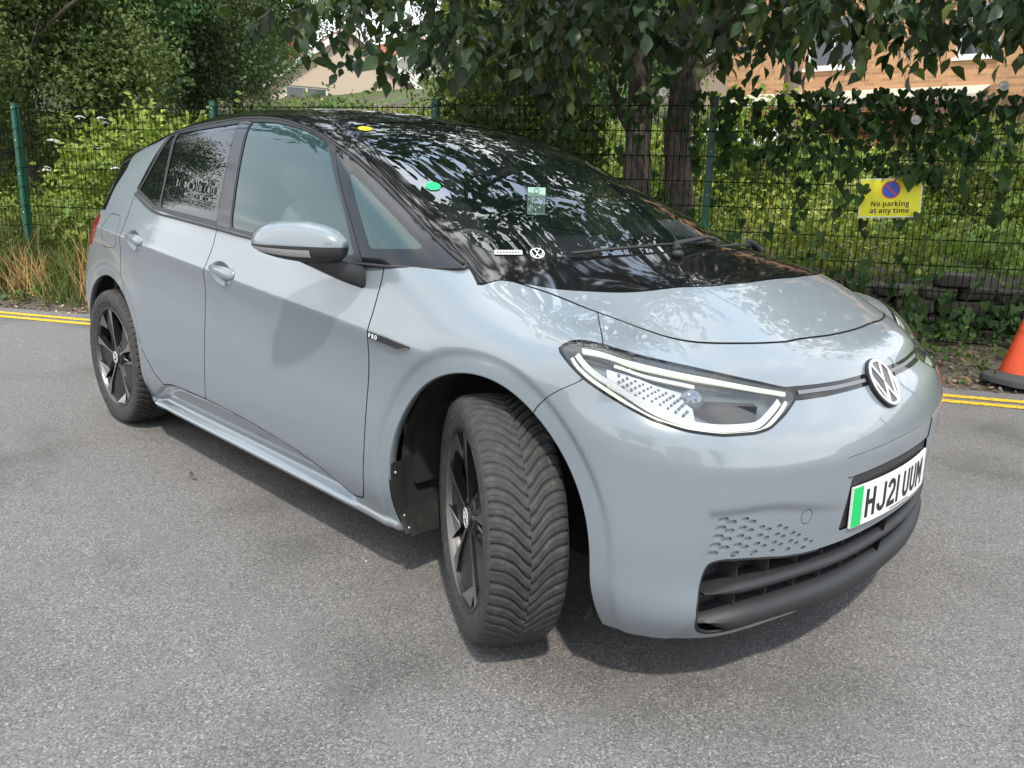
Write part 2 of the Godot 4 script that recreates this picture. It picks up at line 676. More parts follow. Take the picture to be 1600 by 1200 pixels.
const INTAKE := [-0.1, 0.372, 0.372, 0.373, 0.42, 0.374, 0.494, 0.382, 0.548, 0.392, 0.622, 0.403, 0.68, 0.41, 0.706, 0.405, 0.716, 0.389, 0.721, 0.364, 0.725, 0.337, 0.73, 0.287, 0.719, 0.243, 0.699, 0.213, 0.677, 0.2, 0.66, 0.196, 0.611, 0.196, 0.515, 0.199, 0.40, 0.193, -0.1, 0.19]

func build_car() -> void:
	skin_tables()
	var car := thing("parked_car", "pale grey electric hatchback with black roof parked with its front wheels turned", "car")
	var skin := make_skin()

	# --- openings: wheels
	var arch := func(p: Vector3) -> float:
		if p.z < 0.4 or p.y > 0.9: return 1.0
		var dx := absf(p.x) if p.x > -1.4 else absf(p.x + 2.77)
		var dy := p.y - 0.3755
		return Vector2(dx, dy).length() - 0.389 if dy > 0.0 else dx - 0.389 - 0.02 * dy * dy
	skin = take(skin, arch)[1]

	# --- side glass area
	var dlo := take(skin, by_side(rounded(v2(DLO), 0.012)))
	skin = dlo[1]
	var trim: PackedInt32Array = dlo[0]
	var glass := {}
	for g in [["rear_quarter_window", [-2.372, 1.187, -2.276, 1.428, -2.245, 1.428, -2.112, 1.124, -2.15, 1.124], 0.01],
			["rear_door_window", [-2.218, 1.436, -2.021, 1.448, -1.708, 1.465, -1.684, 1.4, -1.592, 1.15, -1.556, 1.083, -2.09, 1.118], 0.012],
			["front_door_window", [-1.615, 1.468, -1.453, 1.46, -1.304, 1.441, -1.168, 1.414, -1.022, 1.371, -0.8, 1.19, -0.622, 1.024, -0.66, 1.021, -1.30, 1.058, -1.43, 1.066, -1.50, 1.20, -1.585, 1.40], 0.015],
			["front_quarter_window", [-0.85, 1.285, -0.40, 1.078, -0.36, 1.06, -0.56, 1.047], 0.02]]:
		var c := take(trim, by_side(rounded(v2(g[1]), g[2])))
		glass[g[0]] = c[0]
		trim = c[1]
	# the glossy black post between the doors
	var post := take(trim, by_side(rounded(v2([-1.702, 1.47, -1.622, 1.472, -1.588, 1.38, -1.505, 1.19, -1.438, 1.062, -1.546, 1.068, -1.582, 1.15, -1.676, 1.40]), 0.006)))
	trim = post[1]

	var frit := take(trim, func(p: Vector3) -> float: return -1.0 - p.x + (p.y - 1.375) * -0.62 * 0.0 + 0.42 * clampf((1.375 - p.y) / 0.36, 0.0, 1.0))
	trim = frit[1]
	# --- black top: roof, pillars, windscreen, cowl
	var cowl := curve_table([-0.05, 0.0, 0.191, 0.393, 0.503, 0.586, 0.646, 0.691, 0.715, 0.74, 0.9], [0.338, 0.337, 0.335, 0.30, 0.222, 0.128, 0.046, -0.05, -0.095, -0.11, -0.2], 0.0, 0.9, 451)
	var edge := curve_table([-3.6, -3.1, -2.62, -2.578, -2.401, -2.303, -2.102, -1.901, -1.722, -1.535, -1.383, -1.225, -1.093, -1.018, -0.907, -0.698, -0.489, -0.303, -0.2, -0.14, -0.05, 0.4], [1.28, 1.33, 1.362, 1.378, 1.412, 1.453, 1.474, 1.486, 1.494, 1.486, 1.469, 1.44, 1.405, 1.381, 1.342, 1.249, 1.153, 1.067, 1.02, 0.985, 0.92, 0.5], -3.6, 0.5, 2051)
	var black := func(p: Vector3) -> float:
		if p.y < 0.9: return 1.0
		return maxf(p.x - lut(cowl, p.z * 500.0), lut(edge, (p.x + 3.6) * 500.0) - p.y)
	var top := joint(skin, black, 0.005)
	skin = top[1]
	var roof: PackedInt32Array = top[0]
	var base := func(z: float) -> float: return 0.135 - 0.62 * z * z - 0.42 * z * z * z * z
	var wind := [Vector2(-1.06, -0.1), Vector2(-1.075, 0.2), Vector2(-1.10, 0.4), Vector2(-1.085, 0.545), Vector2(-0.961, 0.573), Vector2(-0.763, 0.597), Vector2(-0.548, 0.63), Vector2(-0.27, 0.668)]
	for z in [0.655, 0.586, 0.5, 0.4, 0.3, 0.2, 0.1, 0.0, -0.1]:
		wind.append(Vector2(base.call(absf(z)), z))
	var ws := joint(roof, by_top(rounded(wind, 0.02)), 0.005)
	roof = ws[1]
	var panels := joint(roof, func(p: Vector3) -> float: return p.x + 1.08 if p.y > 1.40 else (p.x + 1.3 if p.z > 0.5 else p.x + 1.0), 0.004)
	var hatch := take(panels[0], func(p: Vector3) -> float: return p.x + 2.95 - 0.0 * p.z)

	# --- tail glass, tail lamp
	var tail := take(skin, func(p: Vector3) -> float:
		if p.y < 1.075: return 1.0
		return p.x - lerpf(-2.76, -2.63, (p.y - 1.075) / 0.21) if p.y < 1.285 else p.x + 2.63)
	skin = tail[1]
	var rl := take(skin, by_side(rounded(v2([-2.805, 1.066, -2.832, 0.995, -2.985, 0.90, -3.6, 0.88, -3.6, 1.066]), 0.02)))
	skin = rl[1]

	# --- lamps, strip, intake, plate
	var lamp_poly := rounded(v2(LAMP), 0.012, 3)
	var hl := take(skin, by_corner(lamp_poly))
	skin = hl[1]
	measure(hl[0], by_corner(lamp_poly))
	var rim_and_lens := cut(hl[0], -0.0065)
	var strip := take(skin, by_front(PackedVector2Array([Vector2(-0.1, 0.776), Vector2(0.2, 0.777), Vector2(0.3, 0.78), Vector2(0.45, 0.787), Vector2(0.45, 0.755), Vector2(0.385, 0.752), Vector2(0.3, 0.7495), Vector2(0.2, 0.749), Vector2(-0.1, 0.748)])))
	skin = strip[1]
	var intake_poly := rounded(v2(INTAKE), 0.012, 3)
	var intake := take(skin, by_front(intake_poly))
	skin = intake[1]
	var holder := take(skin, by_front(rounded(v2([-0.1, 0.405, 0.293, 0.405, 0.272, 0.53, 0.268, 0.548, -0.1, 0.548]), 0.008)))
	skin = holder[1]

	# --- honeycomb dimples in the bumper: finer triangles there, then hexagonal holes
	var dimples := []
	for j in 6:
		for i in 7:
			for k in 2:
				var q := Vector2(0.702 - 0.0557 * i - 0.004 * j - 0.026 * k, 0.426 - 0.0075 * i + 0.021 * j + 0.011 * k)
				if q.y < 0.4065 + (q.x - 0.398) * 0.49 and q.x > 0.39 and q.y < 0.52 and not (k == 0 and j == 5):
					dimples.append(q)
	var zone := take(skin, by_front(PackedVector2Array([Vector2(0.375, 0.382), Vector2(0.725, 0.413), Vector2(0.725, 0.53), Vector2(0.6, 0.532), Vector2(0.375, 0.408)])))
	var fine: PackedInt32Array = zone[0]
	for k in 2: fine = finer(fine)
	var hexes := func(p: Vector3) -> float:
		var best := 1.0
		for q in dimples:
			var dz: float = absf(p.z - q.x)
			var dy: float = absf(p.y - q.y)
			if dz < 0.02 and dy < 0.015:
				var rx: float = 0.0074 + 0.0046 * (q.x - 0.39) / 0.31
				best = minf(best, (maxf(dz * 0.86 + dy * 0.62, dy * 1.55) - rx))
		return best
	var pits := take(fine, hexes)
	skin = zone[1]
	skin.append_array(pits[1])

	# --- bonnet, doors, wings, bumper
	var hood_poly := PackedVector2Array([Vector2(0.36, -0.1)])
	var hood_line := smooth_2d(v2([0.572, -0.1, 0.571, 0.08, 0.558, 0.24, 0.551, 0.32, 0.524, 0.42, 0.475, 0.51, 0.408, 0.58, 0.318, 0.628, 0.21, 0.656, 0.05, 0.672, -0.08, 0.70, -0.14, 0.725, -0.25, 0.73]), 4)
	hood_poly = PackedVector2Array(hood_line + v2([-0.5, 0.7, -0.5, -0.1]))
	var hood := joint(skin, by_top(hood_poly), 0.006)
	skin = hood[1]
	var fdoor := v2([-0.47, 1.03, -0.463, 0.96, -0.472, 0.88, -0.49, 0.78, -0.505, 0.6, -0.51, 0.42, -0.53, 0.3, -0.565, 0.245, -0.62, 0.235, -0.67, 0.25, -0.78, 0.285, -0.92, 0.312, -1.24, 0.341, -1.5, 0.35, -1.66, 0.353, -1.652, 0.533, -1.633, 0.75, -1.61, 0.874, -1.583, 0.921, -1.554, 0.99, -1.548, 1.08])
	var rdoor := v2([-1.548, 1.08, -1.554, 0.99, -1.583, 0.921, -1.61, 0.874, -1.633, 0.75, -1.652, 0.533, -1.66, 0.353, -1.8, 0.355, -2.03, 0.346, -2.11, 0.33, -2.2, 0.365, -2.323, 0.464, -2.40, 0.52, -2.479, 0.61, -2.535, 0.69, -2.565, 0.784, -2.558, 0.86, -2.526, 0.939, -2.453, 1.06, -2.418, 1.163, -2.40, 1.19, -2.3, 1.2])
	var fd := joint(skin, by_side(rounded(fdoor, 0.015, 3)), 0.005)
	skin = fd[1]
	var rd := joint(skin, by_side(rounded(rdoor, 0.015, 3)), 0.005)
	skin = rd[1]
	var seam_x := curve_table([0.1, 0.68, 0.714, 0.777, 0.811, 0.85, 0.9, 1.1], [0.2, 0.2, 0.208, 0.28, 0.335, 0.345, 0.345, 0.345], 0.1, 1.1, 501)
	var bumper := joint(skin, func(p: Vector3) -> float: return (lut(seam_x, (p.y - 0.1) * 500.0) if p.y < 0.85 else 0.2 + (p.z - 0.65) * 0.97) - p.x, 0.004)
	skin = bumper[1]
	var crease := joint(bumper[0], func(p: Vector3) -> float: return maxf(p.z - lerpf(0.287, 0.307, (p.y - 0.549) / 0.057), absf(p.y - 0.5775) - 0.0285) if p.y > 0.5 and p.y < 0.65 else 1.0, 0.002)
	var ring_poly := PackedVector2Array()
	for k in 28: ring_poly.append(Vector2(0.431 + 0.0195 * cos(TAU * k / 28), 0.475 + 0.0195 * sin(TAU * k / 28)))
	var sensor := joint(crease[1], by_front(ring_poly), 0.0016)
	var flap := joint(skin, by_side(rounded(v2([-2.668, 1.072, -2.545, 1.066, -2.53, 1.03, -2.585, 0.935, -2.64, 0.905, -2.78, 0.905, -2.80, 0.93, -2.76, 1.01]), 0.03)), 0.003)
	skin = flap[1]
	var wing := take(skin, func(p: Vector3) -> float: return -1.0 - p.x)

	# --- painted panels, each a part on either side
	part("bonnet", panel(hood[0]), M.paint, car)
	var bp: MeshInstance3D = part("front_bumper", panel(sensor[1]), M.paint, car)
	for side in [1, 2]: part("sensor_cover", panel(sensor[0], side), M.paint, bp)
	part("plate_panel", panel(crease[0], 3, -0.002), M.paint, bp)
	part("dimple", panel(pits[0], 3, -0.0065), M.paint, bp).set_meta("kind", "stuff")
	var pit_walls := Soup.new()
	for q in dimples:
		var rx: float = 0.0074 + 0.0046 * (q.x - 0.39) / 0.31
		var ring := []
		for k in 6:
			# corners of the hexagon max(0.86 dz + 0.62 dy, 1.55 dy) = rx
			var cz: Array = [rx / 0.86, (rx - 0.4 * rx) / 0.86, -(rx - 0.4 * rx) / 0.86, -rx / 0.86, -(rx - 0.4 * rx) / 0.86, (rx - 0.4 * rx) / 0.86]
			var cy: Array = [0.0, rx / 1.55, rx / 1.55, 0.0, -rx / 1.55, -rx / 1.55]
			ring.append(Vector2(q.x + cz[k], q.y + cy[k]))
		for k in 6:
			var a: Vector2 = ring[k]
			var b: Vector2 = ring[(k + 1) % 6]
			pit_walls.quad(on_nose(a.x, a.y, 0.0), on_nose(b.x, b.y, 0.0), on_nose(b.x, b.y, -0.0065), on_nose(a.x, a.y, -0.0065))
	pit_walls.append_mirrored()
	part("dimple_edge", pit_walls.mesh(), M.paint, bp).set_meta("kind", "stuff")
	for side in [1, 2]:
		part("rear_wing", panel(wing[1], side), M.paint, car)
		part("front_wing", panel(wing[0], side), M.paint, car)
		part("charging_flap", panel(flap[0], side), M.paint, car)
		part("tail_lamp", panel(rl[0], side), M.red_lens, car)
	part("tail_glass", panel(tail[0]), M.gloss_black, car)
	part("roof", panel(panels[0]), M.gloss_black, car)
	part("windscreen_surround", panel(panels[1]), M.gloss_black, car)
	part("joint_base", panel(seam_tris, 3, -0.004), M.joint, car)
	var wsn := part("windscreen", panel(ws[0], 3, -0.002), M.screen_glass, car)

	# --- doors
	for side in [1, 2]:
		var mir := 1.0 if side == 1 else -1.0
		for d in [["front_door", fd[0], Vector2(-1.455, 0.893), ["front_door_window"]], ["rear_door", rd[0], Vector2(-2.335, 0.962), ["rear_door_window"]]]:
			var c: Vector2 = d[2]
			var hole := []
			for k in 28:
				var a := TAU * k / 28
				hole.append(c + Vector2(0.088 * cos(a), 0.045 * sin(a) - 0.01 * cos(a)))
			var cutd := take(d[1], by_side(PackedVector2Array(hole)))
			var door := part(d[0], panel(cutd[1], side), M.paint, car)
			var bowl := Soup.new()
			var pts := PackedVector3Array()
			for i in 9:
				var r := 1.0 - i / 8.0
				for k in 29:
					var a := TAU * k / 28
					var q := c + Vector2(0.088 * cos(a), 0.045 * sin(a) - 0.01 * cos(a)) * r
					pts.append(on_side(q.x, q.y, 0.0005 - 0.03 * smoothstep(1.0, 0.2, r) - 0.003 * smoothstep(1.0, 0.97, r)) * Vector3(1, 1, mir))
			bowl.grid(9, 29, pts, mir > 0)
			part("handle_bowl", bowl.mesh(), M.paint, door)
			var bar := Soup.new()
			var bp3 := PackedVector3Array()
			for i in 25:
				var t := i / 24.0
				var hx := lerpf(-0.108, 0.112, t)
				var fat := 0.021 * (0.55 + 0.45 * smoothstep(0.0, 0.8, t)) * sqrt(maxf(0.0, 1.0 - pow(absf(2 * t - 1.0), 7.0)))
				for k in 17:
					var a := TAU * k / 16
					var q := c + Vector2(hx, 0.010 - 0.075 * hx + fat * sin(a))
					bp3.append(on_side(q.x, q.y, 0.012 * (1.0 - pow(absf(2 * t - 1.0), 4.0)) - 0.003 + fat * 0.45 * cos(a)) * Vector3(1, 1, mir))
			bar.grid(25, 17, bp3, mir > 0)
			part("handle", bar.mesh(), M.paint, door)
			for g in d[3]:
				part("window", panel(glass[g], side), M.dark_glass if g == "rear_door_window" else M.side_glass, door)
		part("rear_quarter_window", panel(glass["rear_quarter_window"], side), M.dark_glass, car)
		part("front_quarter_window", panel(glass["front_quarter_window"], side), M.side_glass, car)
		part("window_frame", panel(trim, side, 0.003), M.frame_trim, car)
		part("door_post", panel(post[0], side, 0.004), M.gloss_black, car)
		part("quarter_window_border", panel(frit[0], side, 0.001), M.gloss_black, car)
	# the bead along the waistline and over the doors
	for mir in [1.0, -1.0]:
		var bead := Soup.new()
		var line := []
		for q in v2([-2.41, 1.168, -2.163, 1.099, -1.925, 1.079, -1.546, 1.054, -1.301, 1.037, -0.9, 1.018, -0.668, 1.002, -0.475, 1.001, -0.239, 1.012, -0.2, 1.018]):
			line.append(on_side(q.x, q.y, 0.004) * Vector3(1, 1, mir))
		bead.tube(smooth_line(line, 6), filled(0.0055, 60), 6)
		part("waist_moulding", bead.mesh(), M.frame_trim, car)
		bead = Soup.new()
		line = []
		for q in v2([-2.40, 1.19, -2.345, 1.335, -2.302, 1.432, -2.2, 1.452, -2.102, 1.463, -1.901, 1.477, -1.722, 1.487, -1.535, 1.481, -1.383, 1.464, -1.225, 1.435, -1.093, 1.40, -0.907, 1.337, -0.698, 1.244, -0.489, 1.148, -0.303, 1.062, -0.22, 1.026]):
			line.append(on_side(q.x, q.y, 0.003) * Vector3(1, 1, mir))
		bead.tube(smooth_line(line, 5), filled(0.005, 80), 6)
		part("roof_moulding", bead.mesh(), M.frame_trim, car)

	# --- head lamps
	for mir in [1.0, -1.0]:
		var lamp := group_node("headlamp", car)
		var flip := Vector3(1, 1, mir)
		var side := 1 if mir > 0 else 2
		part("lamp_frame", panel(rim_and_lens[1], side), M.gloss_black, lamp)
		part("lens", panel(rim_and_lens[0], side), M.lens, lamp)
		part("reflector", panel(rim_and_lens[0], side, -0.05), M.lamp_back, lamp)
		var wall := Soup.new()
		loop_wall(wall, lamp_poly, func(q: Vector2): return on_corner(q.x, q.y, -0.001) * flip, func(q: Vector2): return on_corner(q.x, q.y, -0.052) * flip)
		part("lamp_wall", wall.mesh(), M.lamp_grey, lamp)
		var put := func(u: float, v: float, lift: float) -> Vector3: return on_corner(u, v, lift - 0.016) * flip
		var s := Soup.new()
		ribbon(s, smooth_2d(v2([-0.372, 0.877, -0.32, 0.874, -0.216, 0.85, -0.077, 0.818, 0.06, 0.79, 0.145, 0.772]), 6), 0.0085, put, 0.006)
		part("light_strip", s.mesh(), M.glow, lamp)
		s = Soup.new()
		ribbon(s, smooth_2d(v2([-0.398, 0.858, -0.384, 0.838, -0.354, 0.815, -0.315, 0.793, -0.264, 0.767, -0.208, 0.744, -0.135, 0.7265, -0.05, 0.713, 0.034, 0.7085, 0.071, 0.714, 0.119, 0.738, 0.145, 0.756]), 6), 0.0075, put, 0.006)
		part("light_strip", s.mesh(), M.glow, lamp)
		s = Soup.new()
		ribbon(s, smooth_2d(v2([-0.386, 0.868, -0.367, 0.846, -0.337, 0.824, -0.298, 0.804, -0.252, 0.779, -0.198, 0.7565, -0.13, 0.7385, -0.05, 0.726, 0.028, 0.7215, 0.062, 0.7265, 0.105, 0.748, 0.125, 0.76]), 6), 0.014, put, 0.004)
		part("white_trim", s.mesh(), M.lamp_white, lamp)
		s = Soup.new()
		ribbon(s, smooth_2d(v2([-0.30, 0.853, -0.21, 0.832, -0.14, 0.816, -0.10, 0.806]), 5), 0.007, put, 0.004)
		part("inner_strip", s.mesh(), M.lamp_white, lamp)
		# the silver honeycomb panel and the dark projector behind the lens
		s = Soup.new()
		var hp := PackedVector3Array()
		for i in 9:
			for j in 13:
				var u := lerpf(-0.32, -0.10, j / 12.0)
				var v := lerpf(0.85 - (u + 0.32) * 0.24, 0.80 - (u + 0.32) * 0.36, i / 8.0)
				hp.append(on_corner(u, v, -0.03 + 0.008 * sin(PI * j / 12.0)) * flip)
		s.grid(9, 13, hp, mir < 0)
		part("honeycomb_panel", s.mesh(), M.lamp_silver, lamp)
		s = Soup.new()
		for i in 5:
			for j in 9:
				var u := -0.29 + 0.02 * j + 0.01 * (i % 2)
				var v := 0.834 - (u + 0.29) * 0.27 - 0.0085 * i
				var q := on_corner(u, v, -0.022) * flip
				var nn := Vector3(DIAG, 0, DIAG * mir)
				s.lathe([Vector2(0.0, 0.001), Vector2(0.0036, 0.001), Vector2(0.0036, -0.004)], q, nn, 6)
		part("honeycomb_cells", s.mesh(), M.cell_grey, lamp).set_meta("kind", "stuff")
		s = Soup.new()
		var c1 := on_corner(-0.02, 0.755, -0.035) * flip
		s.box(Vector3(-0.075, -0.022, -0.02), Vector3(0.075, 0.028, 0.012), Transform3D(Basis(Vector3(DIAG, 0, -DIAG * mir), Vector3.UP, Vector3(DIAG, 0, DIAG * mir)), c1))
		part("projector_housing", s.mesh(), M.lamp_dark, lamp)
		s = Soup.new()
		s.lathe([Vector2(0.0, 0.006), Vector2(0.018, 0.004), Vector2(0.03, -0.004), Vector2(0.034, -0.012)], on_corner(-0.105, 0.778, -0.03) * flip, Vector3(DIAG, 0, DIAG * mir), 24)
		part("projector_lens", s.mesh(), M.projector, lamp)

	# --- nose: dark strip, emblem, plate
	var bar_node := part("nose_strip", panel(strip[0], 3, -0.002), M.gloss_black, car)
	var s2 := Soup.new()
	for mir in [1.0, -1.0]:
		s2 = Soup.new()
		ribbon(s2, v2([0.075, 0.762, 0.16, 0.763, 0.24, 0.764, 0.32, 0.767, 0.395, 0.7695]), 0.0085, func(u: float, v: float, l: float): return on_nose(u, v, l - 0.001) * Vector3(1, 1, mir), 0.002)
		part("light_guide", s2.mesh(), M.lamp_grey, bar_node)
	build_emblem(car)
	part("plate_holder", panel(holder[0], 3, -0.006), M.plastic, car)
	build_plate(car)

	# --- lower intake
	var grille := group_node("lower_grille", car)
	part("back_wall", panel(intake[0], 3, 0.0, Vector3(-0.085, 0, 0)), M.plastic, grille)
	s2 = Soup.new()
	loop_wall(s2, intake_poly, func(q: Vector2): return on_nose(maxf(q.x, 0.0), q.y), func(q: Vector2): return on_nose(maxf(q.x, 0.0), q.y) + Vector3(-0.085, 0, 0))
	s2.append_mirrored()
	part("frame", s2.mesh(), M.plastic, grille)
	for mir in [1.0, -1.0]:
		s2 = Soup.new()
		ribbon(s2, Array(intake_poly).filter(func(q): return q.x > 0.0), 0.012, func(u: float, v: float, l: float): return on_nose(u, v, l - 0.006) * Vector3(1, 1, mir), 0.005)
		part("frame_edge", s2.mesh(), M.plastic, grille)
	for bar in [[0.320, 0.022, 0.705]]:
		s2 = Soup.new()
		var pts := PackedVector3Array()
		for i in 57:
			var z := lerpf(-bar[2], bar[2], i / 56.0)
			var drop := 0.0 if bar[0] > 0.3 else -0.022 * smoothstep(0.5, 0.7, absf(z))
			var k := 1.0 - smoothstep(0.6, 0.7, absf(z)) * 0.75
			var f := on_nose(z, bar[0] + drop).x
			for q in [[-0.07, 0.012], [-0.022, 0.012], [-0.006, 0.004], [-0.004, -0.006], [-0.010, -0.014], [-0.03, -0.012], [-0.07, -0.008]]:
				pts.append(Vector3(f + q[0], bar[0] + drop + q[1] * k * bar[1] / 0.02, z))
		s2.grid(57, 7, pts, true)
		part("slat", s2.mesh(), M.plastic, grille)
	for zi in 13:
		var z := -0.6 + 0.1 * zi
		for row in [[0.262, 0.310], [0.330, 0.37]]:
			s2 = Soup.new()
			var f := on_nose(z, 0.3).x - 0.035
			s2.box(Vector3(f - 0.05, row[0], z - 0.003), Vector3(f, row[1], z + 0.003))
			part("fin", s2.mesh(), M.plastic, grille)
	s2 = Soup.new()
	var lip := PackedVector3Array()
	for i in 71:
		var z := lerpf(-0.71, 0.71, i / 70.0)
		var e := smoothstep(0.71, 0.60, absf(z))
		var inner := smoothstep(0.46, 0.34, absf(z))
		var y := 0.258 - 0.020 * smoothstep(0.55, 0.71, absf(z))
		var f := on_nose(z, y - 0.02).x - 0.016 * (1.0 - e)
		for q in [[-0.075, 0.012], [-0.03, 0.010 * e], [-0.008, 0.0], [0.001, -0.014], [0.001, -0.032 * e], [-0.008, -0.046 * e - 0.012 * inner], [-0.03, -0.052 * e - 0.022 * inner], [-0.15 * inner - 0.05, -0.055 * e - 0.026 * inner]]:
			lip.append(Vector3(f + q[0], y + q[1], z))
	s2.grid(71, 8, lip, true)
	part("lip", s2.mesh(), M.plastic, grille)

	# --- edges of the wheel openings, liners, underside
	for mir in [1.0, -1.0]:
		for cx in [0.0, -2.77]:
			var line := []
			for k in 41:
				var a := deg_to_rad(lerpf(180.0, 0.0, k / 40.0))
				line.append(Vector2(cx + 0.389 * cos(a), 0.3755 + 0.389 * sin(a)))
			line.push_front(Vector2(cx - 0.389, 0.2)); line.append(Vector2(cx + 0.389, 0.2))
			var lipw := Soup.new()
			var pts := PackedVector3Array()
			for q in line:
				var o := on_side(clampf(q.x, -3.2, 0.5), q.y)
				var inw: Vector2 = (Vector2(cx, 0.3755) - q).normalized() if q.y > 0.3755 else Vector2(signf(cx - q.x), 0)
				pts.append(o * Vector3(1, 1, mir))
				pts.append((o + Vector3(inw.x, inw.y, -0.5) * 0.003) * Vector3(1, 1, mir))
				pts.append((o + Vector3(inw.x * 0.004, inw.y * 0.004, -0.014)) * Vector3(1, 1, mir))
				pts.append((o + Vector3(-inw.x * 0.004, -inw.y * 0.004, -0.03)) * Vector3(1, 1, mir))
			lipw.grid(line.size(), 4, pts, mir > 0)
			part("arch_edge", lipw.mesh(), M.paint, car)
			var liner := group_node("wheel_arch_liner", car)
			var ls := Soup.new()
			var prof := [Vector2(0.40, 0.83), Vector2(0.405, 0.80), Vector2(0.41, 0.70), Vector2(0.405, 0.56), Vector2(0.38, 0.52), Vector2(0.1, 0.515)]
			ls.lathe(prof.map(func(q): return Vector2(q.x, q.y * mir)), Vector3(cx, 0.3755, 0), Vector3(0, 0, 1), 48, deg_to_rad(-30.0), deg_to_rad(208.0))
			part("liner_shell", ls.mesh(), M.liner, liner)
			ls = Soup.new()
			ls.box(Vector3(cx - 0.39, 0.17, 0.50 * mir - 0.01), Vector3(cx + 0.39, 0.60, 0.50 * mir + 0.01))
			part("inner_wall", ls.mesh(), M.liner, liner)
			if cx == 0.0:
				# the flange of the liner behind the front wheel, with its screws
				ls = Soup.new()
				var fp := PackedVector3Array()
				for i in 15:
					var y := 0.185 + 0.235 * i / 14.0
					var x := -0.387 + 0.03 * smoothstep(0.24, 0.18, y)
					var o := on_side(-0.40, maxf(y, 0.2)).z
					for e in [[-0.002, -0.003], [0.004, -0.006], [0.006, -0.035], [0.0, -0.055], [-0.02, -0.07]]:
						fp.append(Vector3(x + e[0], y, (o + e[1]) * mir))
				ls.grid(15, 5, fp, mir < 0)
				part("liner_flange", ls.mesh(), M.liner, liner)
				for y in [0.385, 0.235, 0.20]:
					ls = Soup.new()
					ls.blob(Vector3(-0.380 + (0.022 if y < 0.21 else 0.0), y, (on_side(-0.40, y).z - 0.02) * mir), Vector3(0.004, 0.006, 0.006), Basis(), 8)
					part("screw", ls.mesh(), M.screw_metal, liner)
	s2 = Soup.new()
	s2.box(Vector3(-2.36, 0.165, -0.80), Vector3(-0.42, 0.185, 0.80))
	s2.box(Vector3(-3.25, 0.20, -0.55), Vector3(-2.36, 0.24, 0.55))
	s2.box(Vector3(-0.42, 0.175, -0.5), Vector3(0.62, 0.20, 0.5))
	s2.box(Vector3(0.40, 0.175, -0.64), Vector3(0.56, 0.19, 0.64))
	part("underside", s2.mesh(), M.liner, car)
	build_interior(car)
	build_mirror(car)
	build_wheels(car)
	build_small_things(car, wsn)

func finer(tris: PackedInt32Array) -> PackedInt32Array:
	var out := PackedInt32Array()
	var made := {}
	for i in range(0, tris.size(), 3):
		var v := [tris[i], tris[i + 1], tris[i + 2]]
		var m := []
		for k in 3:
			var a: int = v[k]
			var b: int = v[(k + 1) % 3]
			var key := (mini(a, b) << 24) | maxi(a, b)
			if not made.has(key):
				SP.append((SP[a] + SP[b]) * 0.5)
				SN.append((SN[a] + SN[b]).normalized())
				made[key] = SP.size() - 1
			m.append(made[key])
		out.append_array([v[0], m[0], m[2], m[0], v[1], m[1], m[2], m[1], v[2], m[0], m[1], m[2]])
	return out

func smooth_line(pts: Array, k: int) -> Array:
	var out := []
	var n := pts.size()
	for i in n - 1:
		for j in k:
			out.append((pts[i] as Vector3).cubic_interpolate(pts[i + 1], pts[maxi(i - 1, 0)], pts[mini(i + 2, n - 1)], float(j) / k))
	out.append(pts[n - 1])
	return out

func smooth_2d(pts: Array, k: int) -> Array:
	var out := []
	var n := pts.size()
	for i in n - 1:
		for j in k:
			out.append((pts[i] as Vector2).cubic_interpolate(pts[i + 1], pts[maxi(i - 1, 0)], pts[mini(i + 2, n - 1)], float(j) / k))
	out.append(pts[n - 1])
	return out

func filled(v: float, n: int) -> Array:
	var a := []
	a.resize(n)
	a.fill(v)
	return a
const VW_V := [[-0.43, 0.83, -0.32, 0.57, 0.0, -0.02 + 0.09, 0.32, 0.57, 0.43, 0.83]]
func vw_strokes(s: Soup, r: float, put: Callable, thick: float) -> void:
	ribbon(s, arc(0, 0, r * 0.95, 0, 350, 35), r * 0.1, put, thick, true)
	var st := func(l: Array) -> Array: return v2(l).map(func(q): return q * r)
	ribbon(s, st.call([-0.42, 0.84, 0.0, 0.10, 0.42, 0.84]), r * 0.115, put, thick)
	ribbon(s, st.call([-0.86, 0.36, -0.38, -0.80, 0.0, -0.10, 0.38, -0.80, 0.86, 0.36]), r * 0.115, put, thick)

func build_emblem(car: Node3D) -> void:
	var c := on_nose(0.0, 0.744)
	var n := skin_normal(c)
	n.z = 0
	n = n.normalized()
	var right := Vector3(0, 0, -1)
	var up := n.cross(right)
	var e := group_node("front_emblem", car)
	var s := Soup.new()
	s.lathe([Vector2(0.074, -0.03), Vector2(0.0735, 0.008), Vector2(0.071, 0.012), Vector2(0.0, 0.012)], c, n, 48)
	part("emblem_base", s.mesh(), M.gloss_black, e)
	s = Soup.new()
	vw_strokes(s, 0.0685, func(u: float, v: float, l: float): return c + right * u + up * v + n * (0.012 + l), 0.0025)
	part("emblem_mark", s.mesh(), M.white_mark, e)

